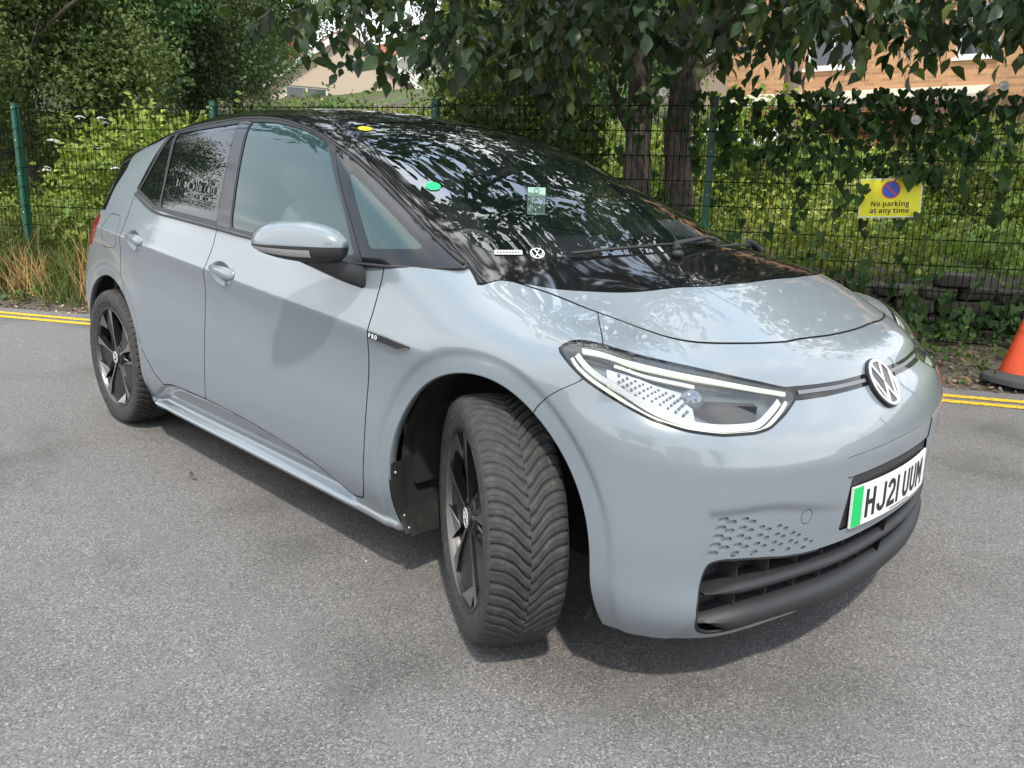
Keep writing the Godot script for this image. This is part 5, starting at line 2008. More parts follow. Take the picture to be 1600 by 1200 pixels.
func build_undergrowth() -> void:
	# weeds, nettles and brambles behind the fence: nobody could count them
	var small := [leaf_clump(26, 0.17, 0.055, 0.034, 201), leaf_clump(30, 0.2, 0.05, 0.03, 202), leaf_clump(22, 0.15, 0.07, 0.04, 203)]
	rng.seed = 31
	var spots := [[], [], []]
	var tints := [[], [], []]
	for n in 5600:
		var t := rng.randf_range(-17.0, 9.0)
		var d := 0.3 + pow(rng.randf(), 1.5) * 11.0
		if d < 0.52 and t > 0.0 and t < 3.4: continue
		var y := land(t, d) + 0.1 + rng.randf() * (0.25 + 0.45 * maxf(0.0, land_noise.get_noise_2d(t * 70.0, d * 70.0)))
		if t < -5.5 and d < 3.0: y -= 0.1
		var k := rng.randi() % 3
		var sz := rng.randf_range(0.7, 1.5) * (1.0 + 0.05 * d)
		spots[k].append(Transform3D(Basis(Vector3.UP, rng.randf() * TAU) * sz, at(t, d, y)))
		var g := land_noise.get_noise_2d(t * 25.0 + 500.0, d * 25.0)
		tints[k].append(tint(Color(0.30, 0.36, 0.085) if g > 0.0 else Color(0.21, 0.29, 0.07), 0.35))
	var o := Node3D.new()
	o.name = "undergrowth"
	add_child(o)
	tag(o, "rank green weeds and brambles covering the bank behind the fence", "undergrowth")
	o.set_meta("kind", "stuff")
	for k in 3: scatter("weeds", small[k], M.far_leaf, spots[k], tints[k], o)
	# the verge between the yellow lines and the fence
	var tall := [grass_mesh(16, 0.45, 0.10, 301), grass_mesh(18, 0.35, 0.12, 302), grass_mesh(14, 0.55, 0.08, 303)]
	var gs := [[], [], []]
	var gt := [[], [], []]
	rng.seed = 32
	for n in 2000:
		var t := rng.randf_range(-17.0, -2.2)
		var d := rng.randf_range(-0.95, 0.6)
		var dry := land_noise.get_noise_2d(t * 45.0 + 90.0, d * 60.0) > 0.0 and d < 0.2
		var k := rng.randi() % 3
		gs[k].append(Transform3D(Basis(Vector3.UP, rng.randf() * TAU) * Basis(Vector3(1, 0, 0), rng.randf_range(-0.35, 0.35)) * (rng.randf_range(0.55, 1.25) * smoothstep(-1.1, -0.5, d)), on_land(t, d)))
		gt[k].append(tint(Color(0.36, 0.24, 0.11) if dry else Color(0.12, 0.155, 0.045), 0.3))
	var v := Node3D.new()
	v.name = "verge_grass"
	add_child(v)
	tag(v, "dry and green grass tufts along the verge beside the yellow lines", "grass")
	v.set_meta("kind", "stuff")
	for k in 3: scatter("tufts", tall[k], M.straw, gs[k], gt[k], v)
	var ws := [[], [], []]
	var wt := [[], [], []]
	for n in 420:
		var t := rng.randf_range(-11.0, 4.5)
		var d := rng.randf_range(-0.85, 0.2)
		if t > -2.0 and d < -0.6 and rng.randf() < 0.5: continue
		var k := rng.randi() % 3
		ws[k].append(Transform3D(Basis(Vector3.UP, rng.randf() * TAU) * rng.randf_range(0.5, 1.0), on_land(t, d, 0.06)))
		wt[k].append(tint(Color(0.07, 0.13, 0.03), 0.35))
	for k in 3: scatter("low_weeds", small[k], M.far_leaf, ws[k], wt[k], v)

func build_litter() -> void:
	# stones and dead leaves on the strip of earth beyond the tarmac
	rng.seed = 41
	var peb := []
	for k in 3:
		var s := Soup.new()
		s.blob(Vector3.ZERO, Vector3(1, 0.6, 0.8), Basis(), 8, 0.3, noise(60 + k, 0.02, 2))
		for i in s.p.size(): s.c.append(Color(1, 1, 1))
		peb.append(s.mesh())
	var dead := Soup.new()
	leaf_mesh(dead, Transform3D(Basis(Vector3(1, 0, 0), -PI * 0.5), Vector3.ZERO), 1.0, 0.55, Color(1, 1, 1), 0.5, -0.3)
	var leafm := dead.mesh()
	var sp := [[], [], [], []]
	var ti := [[], [], [], []]
	for n in 2600:
		var t := rng.randf_range(-11.0, 4.5)
		var d := -1.12 + 0.9 * pow(rng.randf(), 1.3)
		if rng.randf() < 0.55:
			var k := rng.randi() % 3
			var r := rng.randf_range(0.006, 0.022)
			sp[k].append(Transform3D(any_basis() * r, on_land(t, d, r * 0.3)))
			ti[k].append(tint(Color(0.30, 0.27, 0.23) if rng.randf() < 0.4 else Color(0.12, 0.105, 0.09), 0.4))
		else:
			sp[3].append(Transform3D(Basis(Vector3.UP, rng.randf() * TAU) * Basis(Vector3(1, 0, 0), rng.randf_range(-0.5, 0.5)) * rng.randf_range(0.03, 0.075), on_land(t, d, 0.012)))
			ti[3].append(tint(Color(0.20, 0.12, 0.06) if rng.randf() < 0.8 else Color(0.45, 0.30, 0.15), 0.35))
	for n in 90:      # a few strays on the tarmac
		var t := rng.randf_range(-8.0, 6.0)
		var d := rng.randf_range(-5.5, -1.2)
		var k := rng.randi() % 3
		sp[k].append(Transform3D(any_basis() * rng.randf_range(0.003, 0.007), at(t, d, 0.003)))
		ti[k].append(tint(Color(0.3, 0.28, 0.25), 0.4))
	var tw := thing("fallen_twig", "small dark twig lying on the tarmac beside the car", "twig", Vector3(-1.748, 0.004, 0.93))
	var ts := Soup.new()
	ts.tube([Vector3(-0.05, 0.0, -0.02), Vector3(-0.01, 0.006, 0.0), Vector3(0.03, 0.003, 0.008), Vector3(0.055, 0.0, 0.004)], [0.004, 0.0065, 0.006, 0.003], 6)
	part("stick", ts.mesh(), M.bark, tw)
	var o := Node3D.new()
	o.name = "litter"
	add_child(o)
	tag(o, "loose stones and dead leaves on the earth strip beside the road", "litter")
	o.set_meta("kind", "stuff")
	for k in 3: scatter("stones", peb[k], M.litter, sp[k], ti[k], o)
	scatter("dead_leaves", leafm, M.litter, sp[3], ti[3], o)

var clumps := []
func far_tree(called: String, label: String, t: float, d: float, h: float, r: float, col: Color, seed_: int, group := "", lowest := 0.25, count := 260) -> void:
	rng.seed = seed_
	var base := on_land(t, d)
	var tree := thing(called, label, "tree", base, group)
	var s := Soup.new()
	limb(s, [Vector3(0, -0.1, 0), Vector3(0.1, h * 0.25, 0), Vector3(-0.1, h * 0.5, 0.1), Vector3(0.0, h * 0.85, 0)], h * 0.03, h * 0.008, 8)
	for k in 6:
		var a := TAU * k / 6 + rng.randf()
		var y := h * rng.randf_range(0.3, 0.6)
		limb(s, [Vector3(0, y, 0), Vector3(cos(a) * r * 0.4, y + h * 0.12, sin(a) * r * 0.4), Vector3(cos(a) * r * 0.8, y + h * 0.2, sin(a) * r * 0.8)], h * 0.012, h * 0.003, 6)
	part("trunk", s.mesh(), M.bark, tree)
	if clumps.is_empty():
		for k in 3: clumps.append(leaf_clump(110, 0.5, 0.085, 0.055, 400 + k, 0.35))
	rng.seed = seed_ + 1
	var lobes := []
	for k in 9:
		var a := rng.randf() * TAU
		var y := rng.randf_range(lowest + 0.12, 0.86)
		var w := r * sin(PI * clampf((y - lowest) / (1.02 - lowest), 0.05, 0.97))
		lobes.append([Vector3(cos(a) * w * 0.55, h * y, sin(a) * w * 0.55), rng.randf_range(0.35, 0.55) * r])
	lobes.append([Vector3(0, h * (lowest + 0.3), 0), r * 0.75])
	var spots := [[], [], []]
	var tints := [[], [], []]
	for n in count:
		var l: Array = lobes[rng.randi() % lobes.size()]
		var dir := Vector3(rng.randfn(), rng.randfn() * 0.8, rng.randfn()).normalized()
		var p: Vector3 = l[0] + dir * float(l[1]) * pow(rng.randf(), 0.3)
		if p.y < h * lowest * 0.6: continue
		var k := rng.randi() % 3
		spots[k].append(Transform3D(any_basis() * (rng.randf_range(0.7, 1.25) * (0.5 + r * 0.16)), p))
		tints[k].append(tint(col, 0.3))
	for k in 3: scatter("crown", clumps[k], M.far_leaf, spots[k], tints[k], tree)

func bush(label: String, t: float, d: float, h: float, r: float, col: Color, seed_: int, umbels := 0) -> void:
	rng.seed = seed_
	var base := on_land(t, d)
	var o := thing("shrub", label, "shrub", base)
	var s := Soup.new()
	for k in 5:
		var a := TAU * k / 5 + rng.randf()
		limb(s, [Vector3(0, -0.05, 0), Vector3(cos(a) * r * 0.3, h * 0.4, sin(a) * r * 0.3), Vector3(cos(a) * r * 0.6, h * 0.75, sin(a) * r * 0.6)], 0.03, 0.008, 6)
	part("stem", s.mesh(), M.bark, o)
	var cl := leaf_clump(34, 0.28, 0.085, 0.045, seed_ + 2, 0.3)
	var spots := []
	var tints := []
	rng.seed = seed_ + 3
	for n in int(90 * r * h):
		var dir := Vector3(rng.randfn(), rng.randfn(), rng.randfn()).normalized() * pow(rng.randf(), 0.4)
		var p := Vector3(dir.x * r, h * 0.55 + dir.y * h * 0.5, dir.z * r) * (1.0 + 0.2 * land_noise.get_noise_3d(dir.x * 90, dir.y * 90, dir.z * 90))
		if p.y < 0.05: continue
		spots.append(Transform3D(any_basis() * rng.randf_range(0.7, 1.2), p))
		tints.append(tint(col, 0.35))
	scatter("crown", cl, M.far_leaf, spots, tints, o)
	for n in umbels:
		var a := rng.randf() * TAU
		var y := rng.randf_range(0.45, 1.0)
		var w := sqrt(maxf(0.05, 1.0 - pow((y - 0.55) / 0.52, 2.0)))
		var p := Vector3(cos(a) * r * w, h * y, sin(a) * r * w) * 1.03
		s = Soup.new()
		for k in 16:
			var q := Vector3(rng.randfn(), 0, rng.randfn()) * 0.028
			s.blob(p + q + Vector3(0, -q.length() * 0.4, 0), Vector3(0.013, 0.008, 0.013), Basis(), 6)
		part("flower_head", s.mesh(), M.petal, o)

func gable_house(called: String, label: String, p: Vector3, turn: float, w: float, depth: float, eave: float, ridge: float, wall_m: String, windows: Array, roof_m := "roof_tile", overhang := 0.25) -> Node3D:
	# the gable looks along +z before turning; windows are [x, y, width, height, panes] on that side
	var h := thing(called, label, "house", p)
	h.rotation.y = turn
	var s := Soup.new()
	var hw := w * 0.5
	# walls with real openings: the gable front is built round the windows
	var xs := [-hw, hw]
	var ys := [-1.5, eave]
	for q in windows:
		xs.append(q[0] - q[2] * 0.5); xs.append(q[0] + q[2] * 0.5)
		ys.append(q[1]); ys.append(q[1] + q[3])
	xs.sort(); ys.sort()
	for i in xs.size() - 1:
		for j in ys.size() - 1:
			var c := Vector2((xs[i] + xs[i + 1]) * 0.5, (ys[j] + ys[j + 1]) * 0.5)
			var hole := false
			for q in windows:
				if absf(c.x - q[0]) < q[2] * 0.5 and c.y > q[1] and c.y < q[1] + q[3]: hole = true
			if not hole and xs[i + 1] - xs[i] > 0.001 and ys[j + 1] - ys[j] > 0.001:
				s.box(Vector3(xs[i], ys[j], -0.3), Vector3(xs[i + 1], ys[j + 1], 0.0))
	s.tri(Vector3(-hw, eave, 0), Vector3(0, ridge, 0), Vector3(hw, eave, 0))
	s.tri(Vector3(hw, eave, -depth), Vector3(0, ridge, -depth), Vector3(-hw, eave, -depth))
	s.box(Vector3(-hw, -1.5, -depth), Vector3(-hw + 0.3, eave, -0.3))
	s.box(Vector3(hw - 0.3, -1.5, -depth), Vector3(hw, eave, -0.3))
	s.box(Vector3(-hw + 0.3, -1.5, -depth), Vector3(hw - 0.3, eave, -depth + 0.3))
	part("wall", s.mesh(), M[wall_m], h)
	var rise := (ridge - eave) / hw
	var roof: MeshInstance3D
	for m in [-1.0, 1.0]:
		s = Soup.new()
		var a := Vector3(0, ridge + 0.12, overhang)
		var b := Vector3(m * (hw + overhang), eave - overhang * rise + 0.12, overhang)
		var dz := Vector3(0, 0, -depth - 2 * overhang)
		var th := Vector3(0, -0.12, 0)
		if m > 0:
			s.quad(a + dz, b + dz, b, a)
			s.quad(a, b, b + th, a + th)
			s.quad(b, b + dz, b + dz + th, b + th)
		else:
			s.quad(a, b, b + dz, a + dz)
			s.quad(a + th, b + th, b, a)
			s.quad(b + th, b + dz + th, b + dz, b)
		s.quad(a + th, a + dz + th, b + dz + th, b + th)
		roof = part("roof", s.mesh(), M[roof_m], h)
		s = Soup.new()
		if m > 0: s.quad(a + th * 0.2 + Vector3(0, 0, 0.02), b + th * 0.2 + Vector3(0, 0, 0.02), b + th * 2.2 + Vector3(0, 0, 0.02), a + th * 2.2 + Vector3(0, 0, 0.02))
		else: s.quad(b + th * 0.2 + Vector3(0, 0, 0.02), a + th * 0.2 + Vector3(0, 0, 0.02), a + th * 2.2 + Vector3(0, 0, 0.02), b + th * 2.2 + Vector3(0, 0, 0.02))
		part("barge_board", s.mesh(), M.frame_white, roof)
	for q in windows:
		s = Soup.new()
		var x0: float = q[0] - q[2] * 0.5
		var x1: float = q[0] + q[2] * 0.5
		var y0: float = q[1]
		var y1: float = q[1] + q[3]
		var f := 0.07
		s.box(Vector3(x0, y0, -0.12), Vector3(x1, y0 + f, -0.05))
		s.box(Vector3(x0, y1 - f, -0.12), Vector3(x1, y1, -0.05))
		s.box(Vector3(x0, y0 + f, -0.12), Vector3(x0 + f, y1 - f, -0.05))
		s.box(Vector3(x1 - f, y0 + f, -0.12), Vector3(x1, y1 - f, -0.05))
		for k in range(1, int(q[4])):
			var x := lerpf(x0, x1, float(k) / q[4])
			s.box(Vector3(x - f * 0.5, y0 + f, -0.12), Vector3(x + f * 0.5, y1 - f, -0.05))
		var win := part("window", s.mesh(), M.frame_white, h)
		for k in int(q[4]):
			part("pane", box_mesh(Vector3(lerpf(x0, x1, float(k) / q[4]) + 0.01, y0 + 0.01, -0.10), Vector3(lerpf(x0, x1, float(k + 1) / q[4]) - 0.01, y1 - 0.01, -0.09)), M.house_glass, win)
		part("sill", box_mesh(Vector3(x0 - 0.05, y0 - 0.06, -0.04), Vector3(x1 + 0.05, y0 - 0.002, 0.06)), M.frame_white, win)
	return h

func bearing(deg: float, dist: float) -> Vector3:   # a place that far from the parking spot's corner, by compass bearing
	var yaw := -0.785 + deg_to_rad(deg)
	return Vector3(1.503 + sin(yaw) * dist, 0, 2.258 - cos(yaw) * dist)

func tree_at(called: String, label: String, deg: float, dist: float, h: float, r: float, col: Color, seed_: int, lowest: float, count: int) -> void:
	var q := bearing(deg, dist) - FENCE_AT
	far_tree(called, label, q.dot(ALONG), q.dot(AWAY), h, r, col, seed_, "", lowest, count)

func build_far() -> void:
	# big trees behind the fence on the left
	var dark := Color(0.10, 0.18, 0.072)
	var mid := Color(0.13, 0.22, 0.082)
	tree_at("deciduous_tree", "tall dark green tree standing farthest along the fence", -32.0, 17.0, 12.0, 4.4, dark, 501, 0.06, 560)
	tree_at("deciduous_tree", "dense mid green tree beside the tall dark one", -26.0, 19.0, 13.0, 4.4, mid, 502, 0.05, 620)
	tree_at("deciduous_tree", "rounded grey green tree in front of the red roofed bungalow", -21.0, 21.0, 7.0, 2.7, Color(0.135, 0.185, 0.095), 503, 0.05, 420)
	tree_at("deciduous_tree", "olive brown tree behind the elder bush", -30.5, 14.0, 4.6, 2.2, Color(0.115, 0.16, 0.055), 504, 0.05, 300)
	tree_at("deciduous_tree", "broad dark tree at the back of the left group", -25.0, 34.0, 19.0, 8.5, dark, 505, 0.05, 620)
	tree_at("deciduous_tree", "small bushy tree beside the red roofed bungalow", -18.6, 24.0, 5.6, 2.2, mid, 512, 0.05, 320)
	tree_at("deciduous_tree", "wide dark tree on the slope behind the bungalows", -14.5, 62.0, 20.0, 11.0, Color(0.11, 0.165, 0.08), 506, 0.05, 460)
	tree_at("deciduous_tree", "tree crown rising behind the cream bungalow", -5.0, 60.0, 20.0, 11.0, Color(0.11, 0.17, 0.08), 507, 0.05, 460)
	tree_at("deciduous_tree", "tree on the hillside above the brick house", 17.0, 58.0, 22.0, 11.0, Color(0.11, 0.165, 0.08), 508, 0.05, 460)
	tree_at("deciduous_tree", "slim tree between the bungalow and the telegraph pole", 8.0, 42.0, 13.0, 5.5, Color(0.12, 0.18, 0.08), 509, 0.05, 360)
	tree_at("hedge_tree", "low hedge tree on the slope seen between the two trunks", 6.0, 25.0, 4.6, 2.6, Color(0.16, 0.23, 0.08), 513, 0.03, 300)
	tree_at("hedge_tree", "bushy hedge tree left of the pale gabled house", 11.5, 23.0, 4.2, 2.2, Color(0.13, 0.2, 0.07), 514, 0.03, 260)
	tree_at("hedge_tree", "hedge tree below the white walled bungalow", -2.5, 26.0, 3.6, 2.2, Color(0.15, 0.22, 0.08), 515, 0.03, 260)
	far_tree("garden_tree", "bright yellow green garden tree just behind the two trunks", -2.6, 3.6, 3.0, 1.3, Color(0.17, 0.23, 0.045), 510, "", 0.12, 200)
	far_tree("garden_tree", "dark garden tree close behind the left trunk", -2.5, 5.2, 4.0, 1.25, Color(0.06, 0.11, 0.036), 511, "", 0.12, 240)
	bush("elder bush with pale flower heads behind the fence", -7.4, 2.2, 1.35, 1.2, Color(0.26, 0.33, 0.07), 521, 22)
	bush("low bright green bush against the fence post", -5.3, 1.0, 1.1, 0.8, Color(0.2, 0.28, 0.06), 522)
	bush("round green bush beside the elder", -5.6, 3.4, 1.4, 1.2, Color(0.11, 0.17, 0.05), 523)
	bush("dark leafy bush between the fence and the left trunk", -1.9, 0.9, 1.8, 0.8, Color(0.06, 0.10, 0.03), 524)
	bush("nettle bush below the brick house", 2.8, 3.0, 1.3, 1.2, Color(0.17, 0.24, 0.05), 525)
	bush("bright garden bush beside the pale shed", 0.3, 4.2, 1.4, 1.2, Color(0.18, 0.26, 0.05), 526)
	# houses
	var face := atan2(-AWAY.x, -AWAY.z)
	var p := bearing(-11.5, 33.0); p.y = 3.6
	gable_house("bungalow", "cream rendered bungalow with orange gable roof", p, face + 0.75, 6.0, 8.0, 1.3, 3.4, "render_cream", [[-1.6, 0.1, 1.6, 1.1, 2], [1.4, 0.1, 1.8, 1.1, 3]])
	p = bearing(-15.4, 40.0); p.y = 4.6
	gable_house("bungalow", "red roofed bungalow with a white window farther up the slope", p, face + 2.2, 6.0, 8.0, 1.4, 3.2, "render_white", [[0.0, 0.2, 2.0, 1.1, 3]])
	p = bearing(-6.8, 36.0); p.y = 4.0
	gable_house("bungalow", "white walled bungalow half hidden by hanging leaves", p, face + 1.1, 6.0, 8.0, 1.4, 3.2, "render_white", [[0.0, 0.2, 1.8, 1.1, 2]])
	p = bearing(16.0, 27.0); p.y = 3.0
	gable_house("gabled_house", "pale gabled house seen beside the telegraph pole", p, face - 0.5, 6.0, 7.0, 2.0, 3.9, "render_cream", [[0.0, 0.6, 1.2, 1.0, 2]])
	p = bearing(26.3, 20.0); p.y = 2.6
	var h := gable_house("brick_house", "orange brick house with white windows above the fence", p, face - 0.35, 9.5, 7.0, 5.2, 7.6, "brick", [[-2.35, 1.55, 1.1, 1.1, 2], [0.55, 1.6, 0.8, 1.05, 1], [2.8, 1.5, 1.4, 1.1, 2]])
	var s := Soup.new()
	s.quad(Vector3(-4.2, 1.05, 0.02), Vector3(0.9, 1.05, 0.02), Vector3(0.9, 0.72, 1.5), Vector3(-4.2, 0.72, 1.5))
	s.quad(Vector3(-4.2, 0.72, 1.5), Vector3(0.9, 0.72, 1.5), Vector3(0.9, 0.60, 1.5), Vector3(-4.2, 0.60, 1.5))
	part("lean_to_roof", s.mesh(), M.lean_roof, h)
	s = Soup.new()
	for x in [-4.1, -2.5, -0.8, 0.8]: s.box(Vector3(x - 0.06, -1.0, 1.36), Vector3(x + 0.06, 0.64, 1.48))
	s.box(Vector3(-4.1, 0.44, 1.37), Vector3(0.8, 0.60, 1.47))
	part("lean_to_frame", s.mesh(), M.wood_red, h)
	# telegraph pole, shed, board fence
	p = bearing(17.6, 13.0)
	var pole := thing("telegraph_pole", "brown wooden telegraph pole behind the fence", "pole", Vector3(p.x, 1.5, p.z))
	s = Soup.new()
	s.tube([Vector3(0, -0.6, 0), Vector3(0, 4, 0), Vector3(0, 7.5, 0)], [0.115, 0.105, 0.09], 14)
	part("shaft", s.mesh(), M.pole_wood, pole)
	s = Soup.new()
	s.box(Vector3(-0.02, 1.0, 0.11), Vector3(0.02, 3.5, 0.13))
	part("cable_cover", s.mesh(), M.wood_brown, pole)
	p = bearing(14.7, 15.0)
	var shed := thing("garden_shed", "low shed with pale sheet roof behind the fence post", "shed", Vector3(p.x, 1.7, p.z))
	shed.rotation.y = face
	s = Soup.new()
	s.box(Vector3(-0.75, -0.6, -1.2), Vector3(0.75, 0.42, 0.0))
	part("wall", s.mesh(), M.wood_brown, shed)
	s = Soup.new()
	s.quad(Vector3(-0.85, 0.80, -1.3), Vector3(0.85, 0.80, -1.3), Vector3(0.85, 0.44, 0.1), Vector3(-0.85, 0.44, 0.1))
	s.box(Vector3(-0.85, 0.42, 0.06), Vector3(0.85, 0.46, 0.1))
	part("roof", s.mesh(), M.pale_sheet, shed)
	p = bearing(32.6, 11.0)
	var bf := thing("board_fence", "brown board fence below the brick house", "fence", Vector3(p.x, 1.45, p.z))
	bf.rotation.y = face - 0.3
	for k in 18:
		part("board", box_mesh(Vector3(-1.5 + k * 0.15, -0.3, 0.0), Vector3(-1.5 + k * 0.15 + 0.14, 1.0 - 0.015 * (k % 3), 0.02)), M.wood_brown, bf)
	part("rail", box_mesh(Vector3(-1.5, 0.7, 0.022), Vector3(1.2, 0.78, 0.06)), M.wood_brown, bf)
	# across the road, mirrored in the car's windows and nose: trees and a house
	far_tree("roadside_tree", "tall tree farther along the fence beyond the left edge", -20.5, 4.5, 10.0, 3.6, dark, 534, "", 0.06, 700)
	far_tree("roadside_tree", "taller tree at the far end of the fence", -26.5, 3.5, 12.5, 4.4, dark, 535, "", 0.06, 800)
	far_tree("roadside_tree", "last tall tree where the fence runs out", -33.0, 4.5, 14.0, 5.0, dark, 536, "", 0.06, 800)
	far_tree("roadside_tree", "leafy tree across the road behind the photographer", 0.5, -21.0, 8.5, 3.0, mid, 531, "", 0.15, 320)
	far_tree("roadside_tree", "second leafy tree across the road near the house", -4.0, -24.0, 7.5, 2.8, dark, 532, "", 0.15, 300)
	far_tree("roadside_tree", "third tree across the road beyond the house", 16.0, -16.0, 8.0, 3.0, dark, 533, "", 0.15, 300)
	gable_house("facing_house", "white house across the road behind the photographer", at(11.0, -24.0, 0.0), face + PI, 9.0, 8.0, 4.6, 7.2, "render_white", [[-2.5, 0.8, 1.6, 1.3, 2], [2.2, 0.8, 1.6, 1.3, 2], [-2.5, 3.0, 1.6, 1.1, 2], [2.2, 3.0, 1.6, 1.1, 2]])
func car_materials() -> void:
	var m := mat("paint", lin(0.188, 0.221, 0.246), 0.28)
	m.metallic_specular = 0.6
	m.clearcoat_enabled = true
	m.clearcoat = 1.0
	m.clearcoat_roughness = 0.03
	mat("gloss_black", lin(0.007, 0.007, 0.008), 0.05)
	mat("plastic", lin(0.022, 0.023, 0.025), 0.55)
	mat("frame_trim", lin(0.018, 0.0175, 0.0185), 0.32)
	mat("joint", lin(0.01, 0.01, 0.01), 0.8)
	m = mat("liner", Color.WHITE, 0.9)
	m.albedo_texture = noise_tex(81, 0.012, 256, [[0.0, lin(0.011, 0.011, 0.012)], [0.55, lin(0.016, 0.0155, 0.015)], [0.75, lin(0.035, 0.031, 0.026)], [1.0, lin(0.085, 0.075, 0.062)]], 5)
	m.uv1_triplanar = true
	m.uv1_scale = Vector3(1.7, 1.7, 1.7)
	mat("red_lens", lin(0.22, 0.012, 0.015), 0.1)
	m = mat("side_glass", lin(0.06, 0.13, 0.125), 0.0)
	m.albedo_color.a = 0.4
	m.transparency = BaseMaterial3D.TRANSPARENCY_ALPHA
	m.metallic_specular = 0.7
	m = mat("screen_glass", lin(0.006, 0.012, 0.011), 0.0)
	m.albedo_color.a = 0.45
	m.transparency = BaseMaterial3D.TRANSPARENCY_ALPHA
	m.metallic_specular = 0.65
	m = mat("dark_glass", lin(0.006, 0.007, 0.008), 0.0)
	m.albedo_color.a = 0.86
	m.transparency = BaseMaterial3D.TRANSPARENCY_ALPHA
	m.metallic_specular = 0.7
	m = mat("lens", lin(0.6, 0.6, 0.6), 0.0)
	m.albedo_color.a = 0.05
	m.transparency = BaseMaterial3D.TRANSPARENCY_ALPHA
	mat("lamp_back", lin(0.17, 0.19, 0.23), 0.22, 0.7)
	mat("lamp_grey", lin(0.16, 0.17, 0.18), 0.4)
	mat("lamp_dark", lin(0.02, 0.021, 0.024), 0.3)
	mat("cell_grey", lin(0.12, 0.125, 0.135), 0.5)
	mat("lamp_silver", lin(0.6, 0.62, 0.64), 0.3, 0.7)
	mat("lamp_white", lin(0.45, 0.465, 0.47), 0.35)
	mat("projector", lin(0.2, 0.22, 0.26), 0.03, 0.8)
	m = mat("glow", lin(0.5, 0.52, 0.46), 0.4)
	m.emission_enabled = true
	m.emission = Color(0.92, 1.0, 0.80)
	m.emission_energy_multiplier = 0.45
	mat("indicator", lin(0.5, 0.5, 0.51), 0.18, 0.6)
	mat("white_mark", lin(0.8, 0.8, 0.81), 0.3)
	mat("plate_white", lin(0.78, 0.79, 0.78), 0.35)
	mat("plate_green", lin(0.005, 0.50, 0.12), 0.35)
	mat("ink", lin(0.012, 0.012, 0.013), 0.4)
	mat("ink_green", lin(0.05, 0.10, 0.08), 0.6)
	mat("cabin_dark", lin(0.018, 0.02, 0.021), 0.8)
	mat("seat_grey", lin(0.16, 0.17, 0.17), 0.85)
	mat("headlining", lin(0.4, 0.41, 0.4), 0.9)
	m = mat("rubber", Color.WHITE, 0.78)
	m.albedo_texture = noise_tex(83, 0.03, 256, [[0.0, lin(0.026, 0.026, 0.027)], [0.5, lin(0.036, 0.0355, 0.035)], [0.75, lin(0.05, 0.048, 0.045)], [1.0, lin(0.11, 0.10, 0.085)]], 5)
	m.uv1_triplanar = true
	m.uv1_scale = Vector3(4, 4, 4)
	mat("rim_silver", lin(0.36, 0.35, 0.34), 0.3, 0.9)
	mat("rim_lip", lin(0.16, 0.155, 0.15), 0.32, 0.85)
	mat("screw_metal", lin(0.5, 0.5, 0.49), 0.35, 0.9)
	mat("rim_dark", lin(0.02, 0.0195, 0.0195), 0.25, 0.2)
	mat("steel", lin(0.25, 0.23, 0.22), 0.45, 0.8)
	mat("badge", lin(0.05, 0.052, 0.055), 0.25, 0.4)
	mat("sticker_green", lin(0.01, 0.65, 0.16), 0.6)
	mat("sticker_yellow", lin(0.75, 0.65, 0.01), 0.6)
	mat("sticker_paper", lin(0.32, 0.50, 0.42), 0.7)

const SUN := Vector3(0.55, 1.0, 0.42)

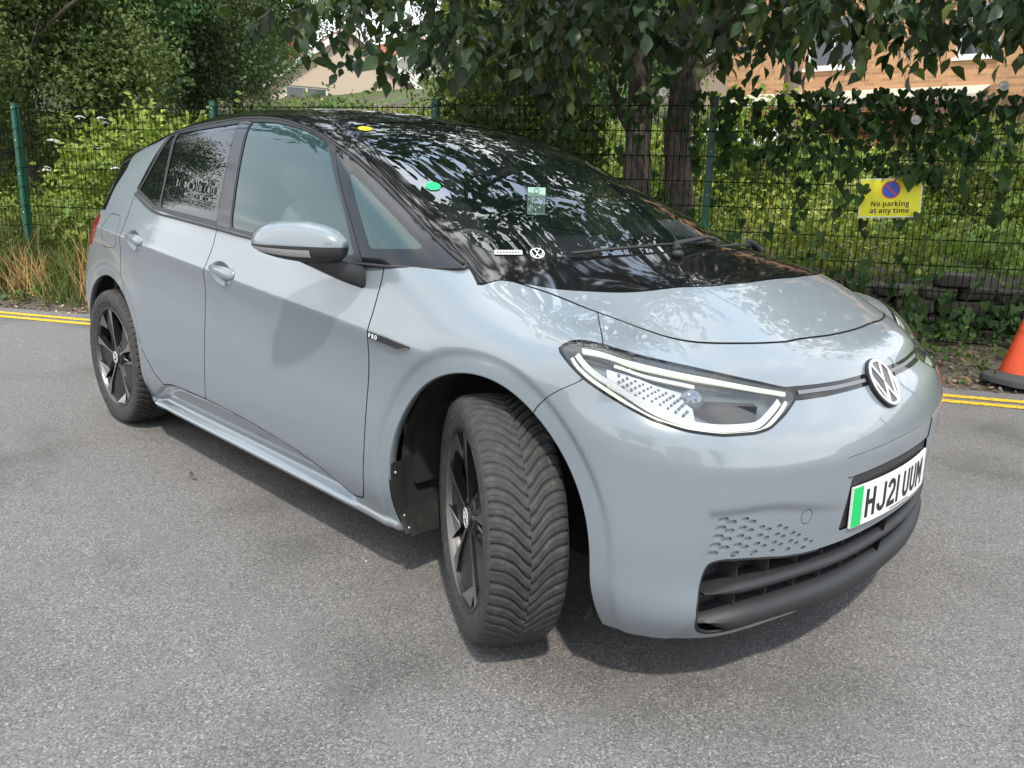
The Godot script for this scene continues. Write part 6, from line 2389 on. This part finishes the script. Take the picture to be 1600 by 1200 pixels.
func cloudy_sky(sun: Vector3) -> ImageTexture:   # thin bright cloud with blue between, brighter round the sun
	var w := 640
	var h := 320
	var im := Image.create(w, h, false, Image.FORMAT_RGBF)
	var big := noise(1, 1.1, 5)
	var to := sun.normalized()
	for j in h:
		var el := PI * (0.5 - (j + 0.5) / h)
		for i in w:
			var az := TAU * ((i + 0.5) / w)
			var d := Vector3(cos(el) * sin(az), sin(el), -cos(el) * cos(az)) * Vector3(-1, 1, -1)
			var y := maxf(d.y, 0.0)
			var flat := d / (y + 0.35)
			var c := smoothstep(-0.25, 0.35, big.get_noise_3d(flat.x * 1.6, 2.0, flat.z * 1.6))
			var blue := Color(0.5, 0.66, 0.88).lerp(Color(1.3, 1.34, 1.38), pow(1.0 - y, 2.0))
			var cloud := (Color(1.45, 1.48, 1.5) * (1.0 + 0.3 * pow(1.0 - y, 2.0))) * (0.75 + 0.35 * big.get_noise_3d(flat.x * 5.0, 7.0, flat.z * 5.0))
			var col := blue.lerp(cloud, c)
			var s := maxf(0.0, d.dot(to))
			var k := 1.0 + 0.9 * pow(s, 6.0) + 1.6 * pow(s, 60.0)
			k *= 1.35
			im.set_pixel(i, j, Color(col.r * k, col.g * k, col.b * k))
	return ImageTexture.create_from_image(im)

func _ready() -> void:
	var cam := Camera3D.new()
	cam.name = "camera"
	cam.fov = rad_to_deg(2.0 * atan(600.0 / 1251.8))
	cam.position = Vector3(1.503, 1.232, 2.258)
	var yaw := -0.785
	var pitch := -0.236
	var roll := 0.031
	var d := Vector3(sin(yaw) * cos(pitch), sin(pitch), -cos(yaw) * cos(pitch))
	var r := Vector3(cos(yaw), 0, sin(yaw))
	var u := r.cross(d)
	cam.basis = Basis(r * cos(roll) + u * sin(roll), u * cos(roll) - r * sin(roll), -d)
	cam.near = 0.05
	cam.far = 400.0
	cam.current = true
	add_child(cam)
	var we := WorldEnvironment.new()
	we.name = "surroundings"
	var env := Environment.new()
	env.background_mode = Environment.BG_SKY
	var sky := Sky.new()
	var sm := PanoramaSkyMaterial.new()
	sm.panorama = cloudy_sky(SUN)
	sky.sky_material = sm
	env.sky = sky
	env.tonemap_mode = Environment.TONE_MAPPER_LINEAR
	env.tonemap_exposure = 1.27
	env.sdfgi_enabled = true
	env.ssao_enabled = true
	env.ssil_enabled = true
	we.environment = env
	add_child(we)
	var sun := DirectionalLight3D.new()
	sun.name = "sun"
	sun.light_energy = 0.95
	sun.light_angular_distance = 2.5
	sun.shadow_enabled = true
	sun.light_color = Color(1.0, 0.965, 0.91)
	add_child(sun)
	sun.look_at_from_position(SUN * 10, Vector3.ZERO)
	car_materials()
	place_materials()
	mat("vine_stem", lin(0.09, 0.075, 0.035), 0.9)
	build_ground()
	build_fence()
	build_wall()
	build_near_tree()
	build_far()
	build_car()
	build_sign()
	build_cone()
	build_bindweed()
	build_undergrowth()
	build_litter()
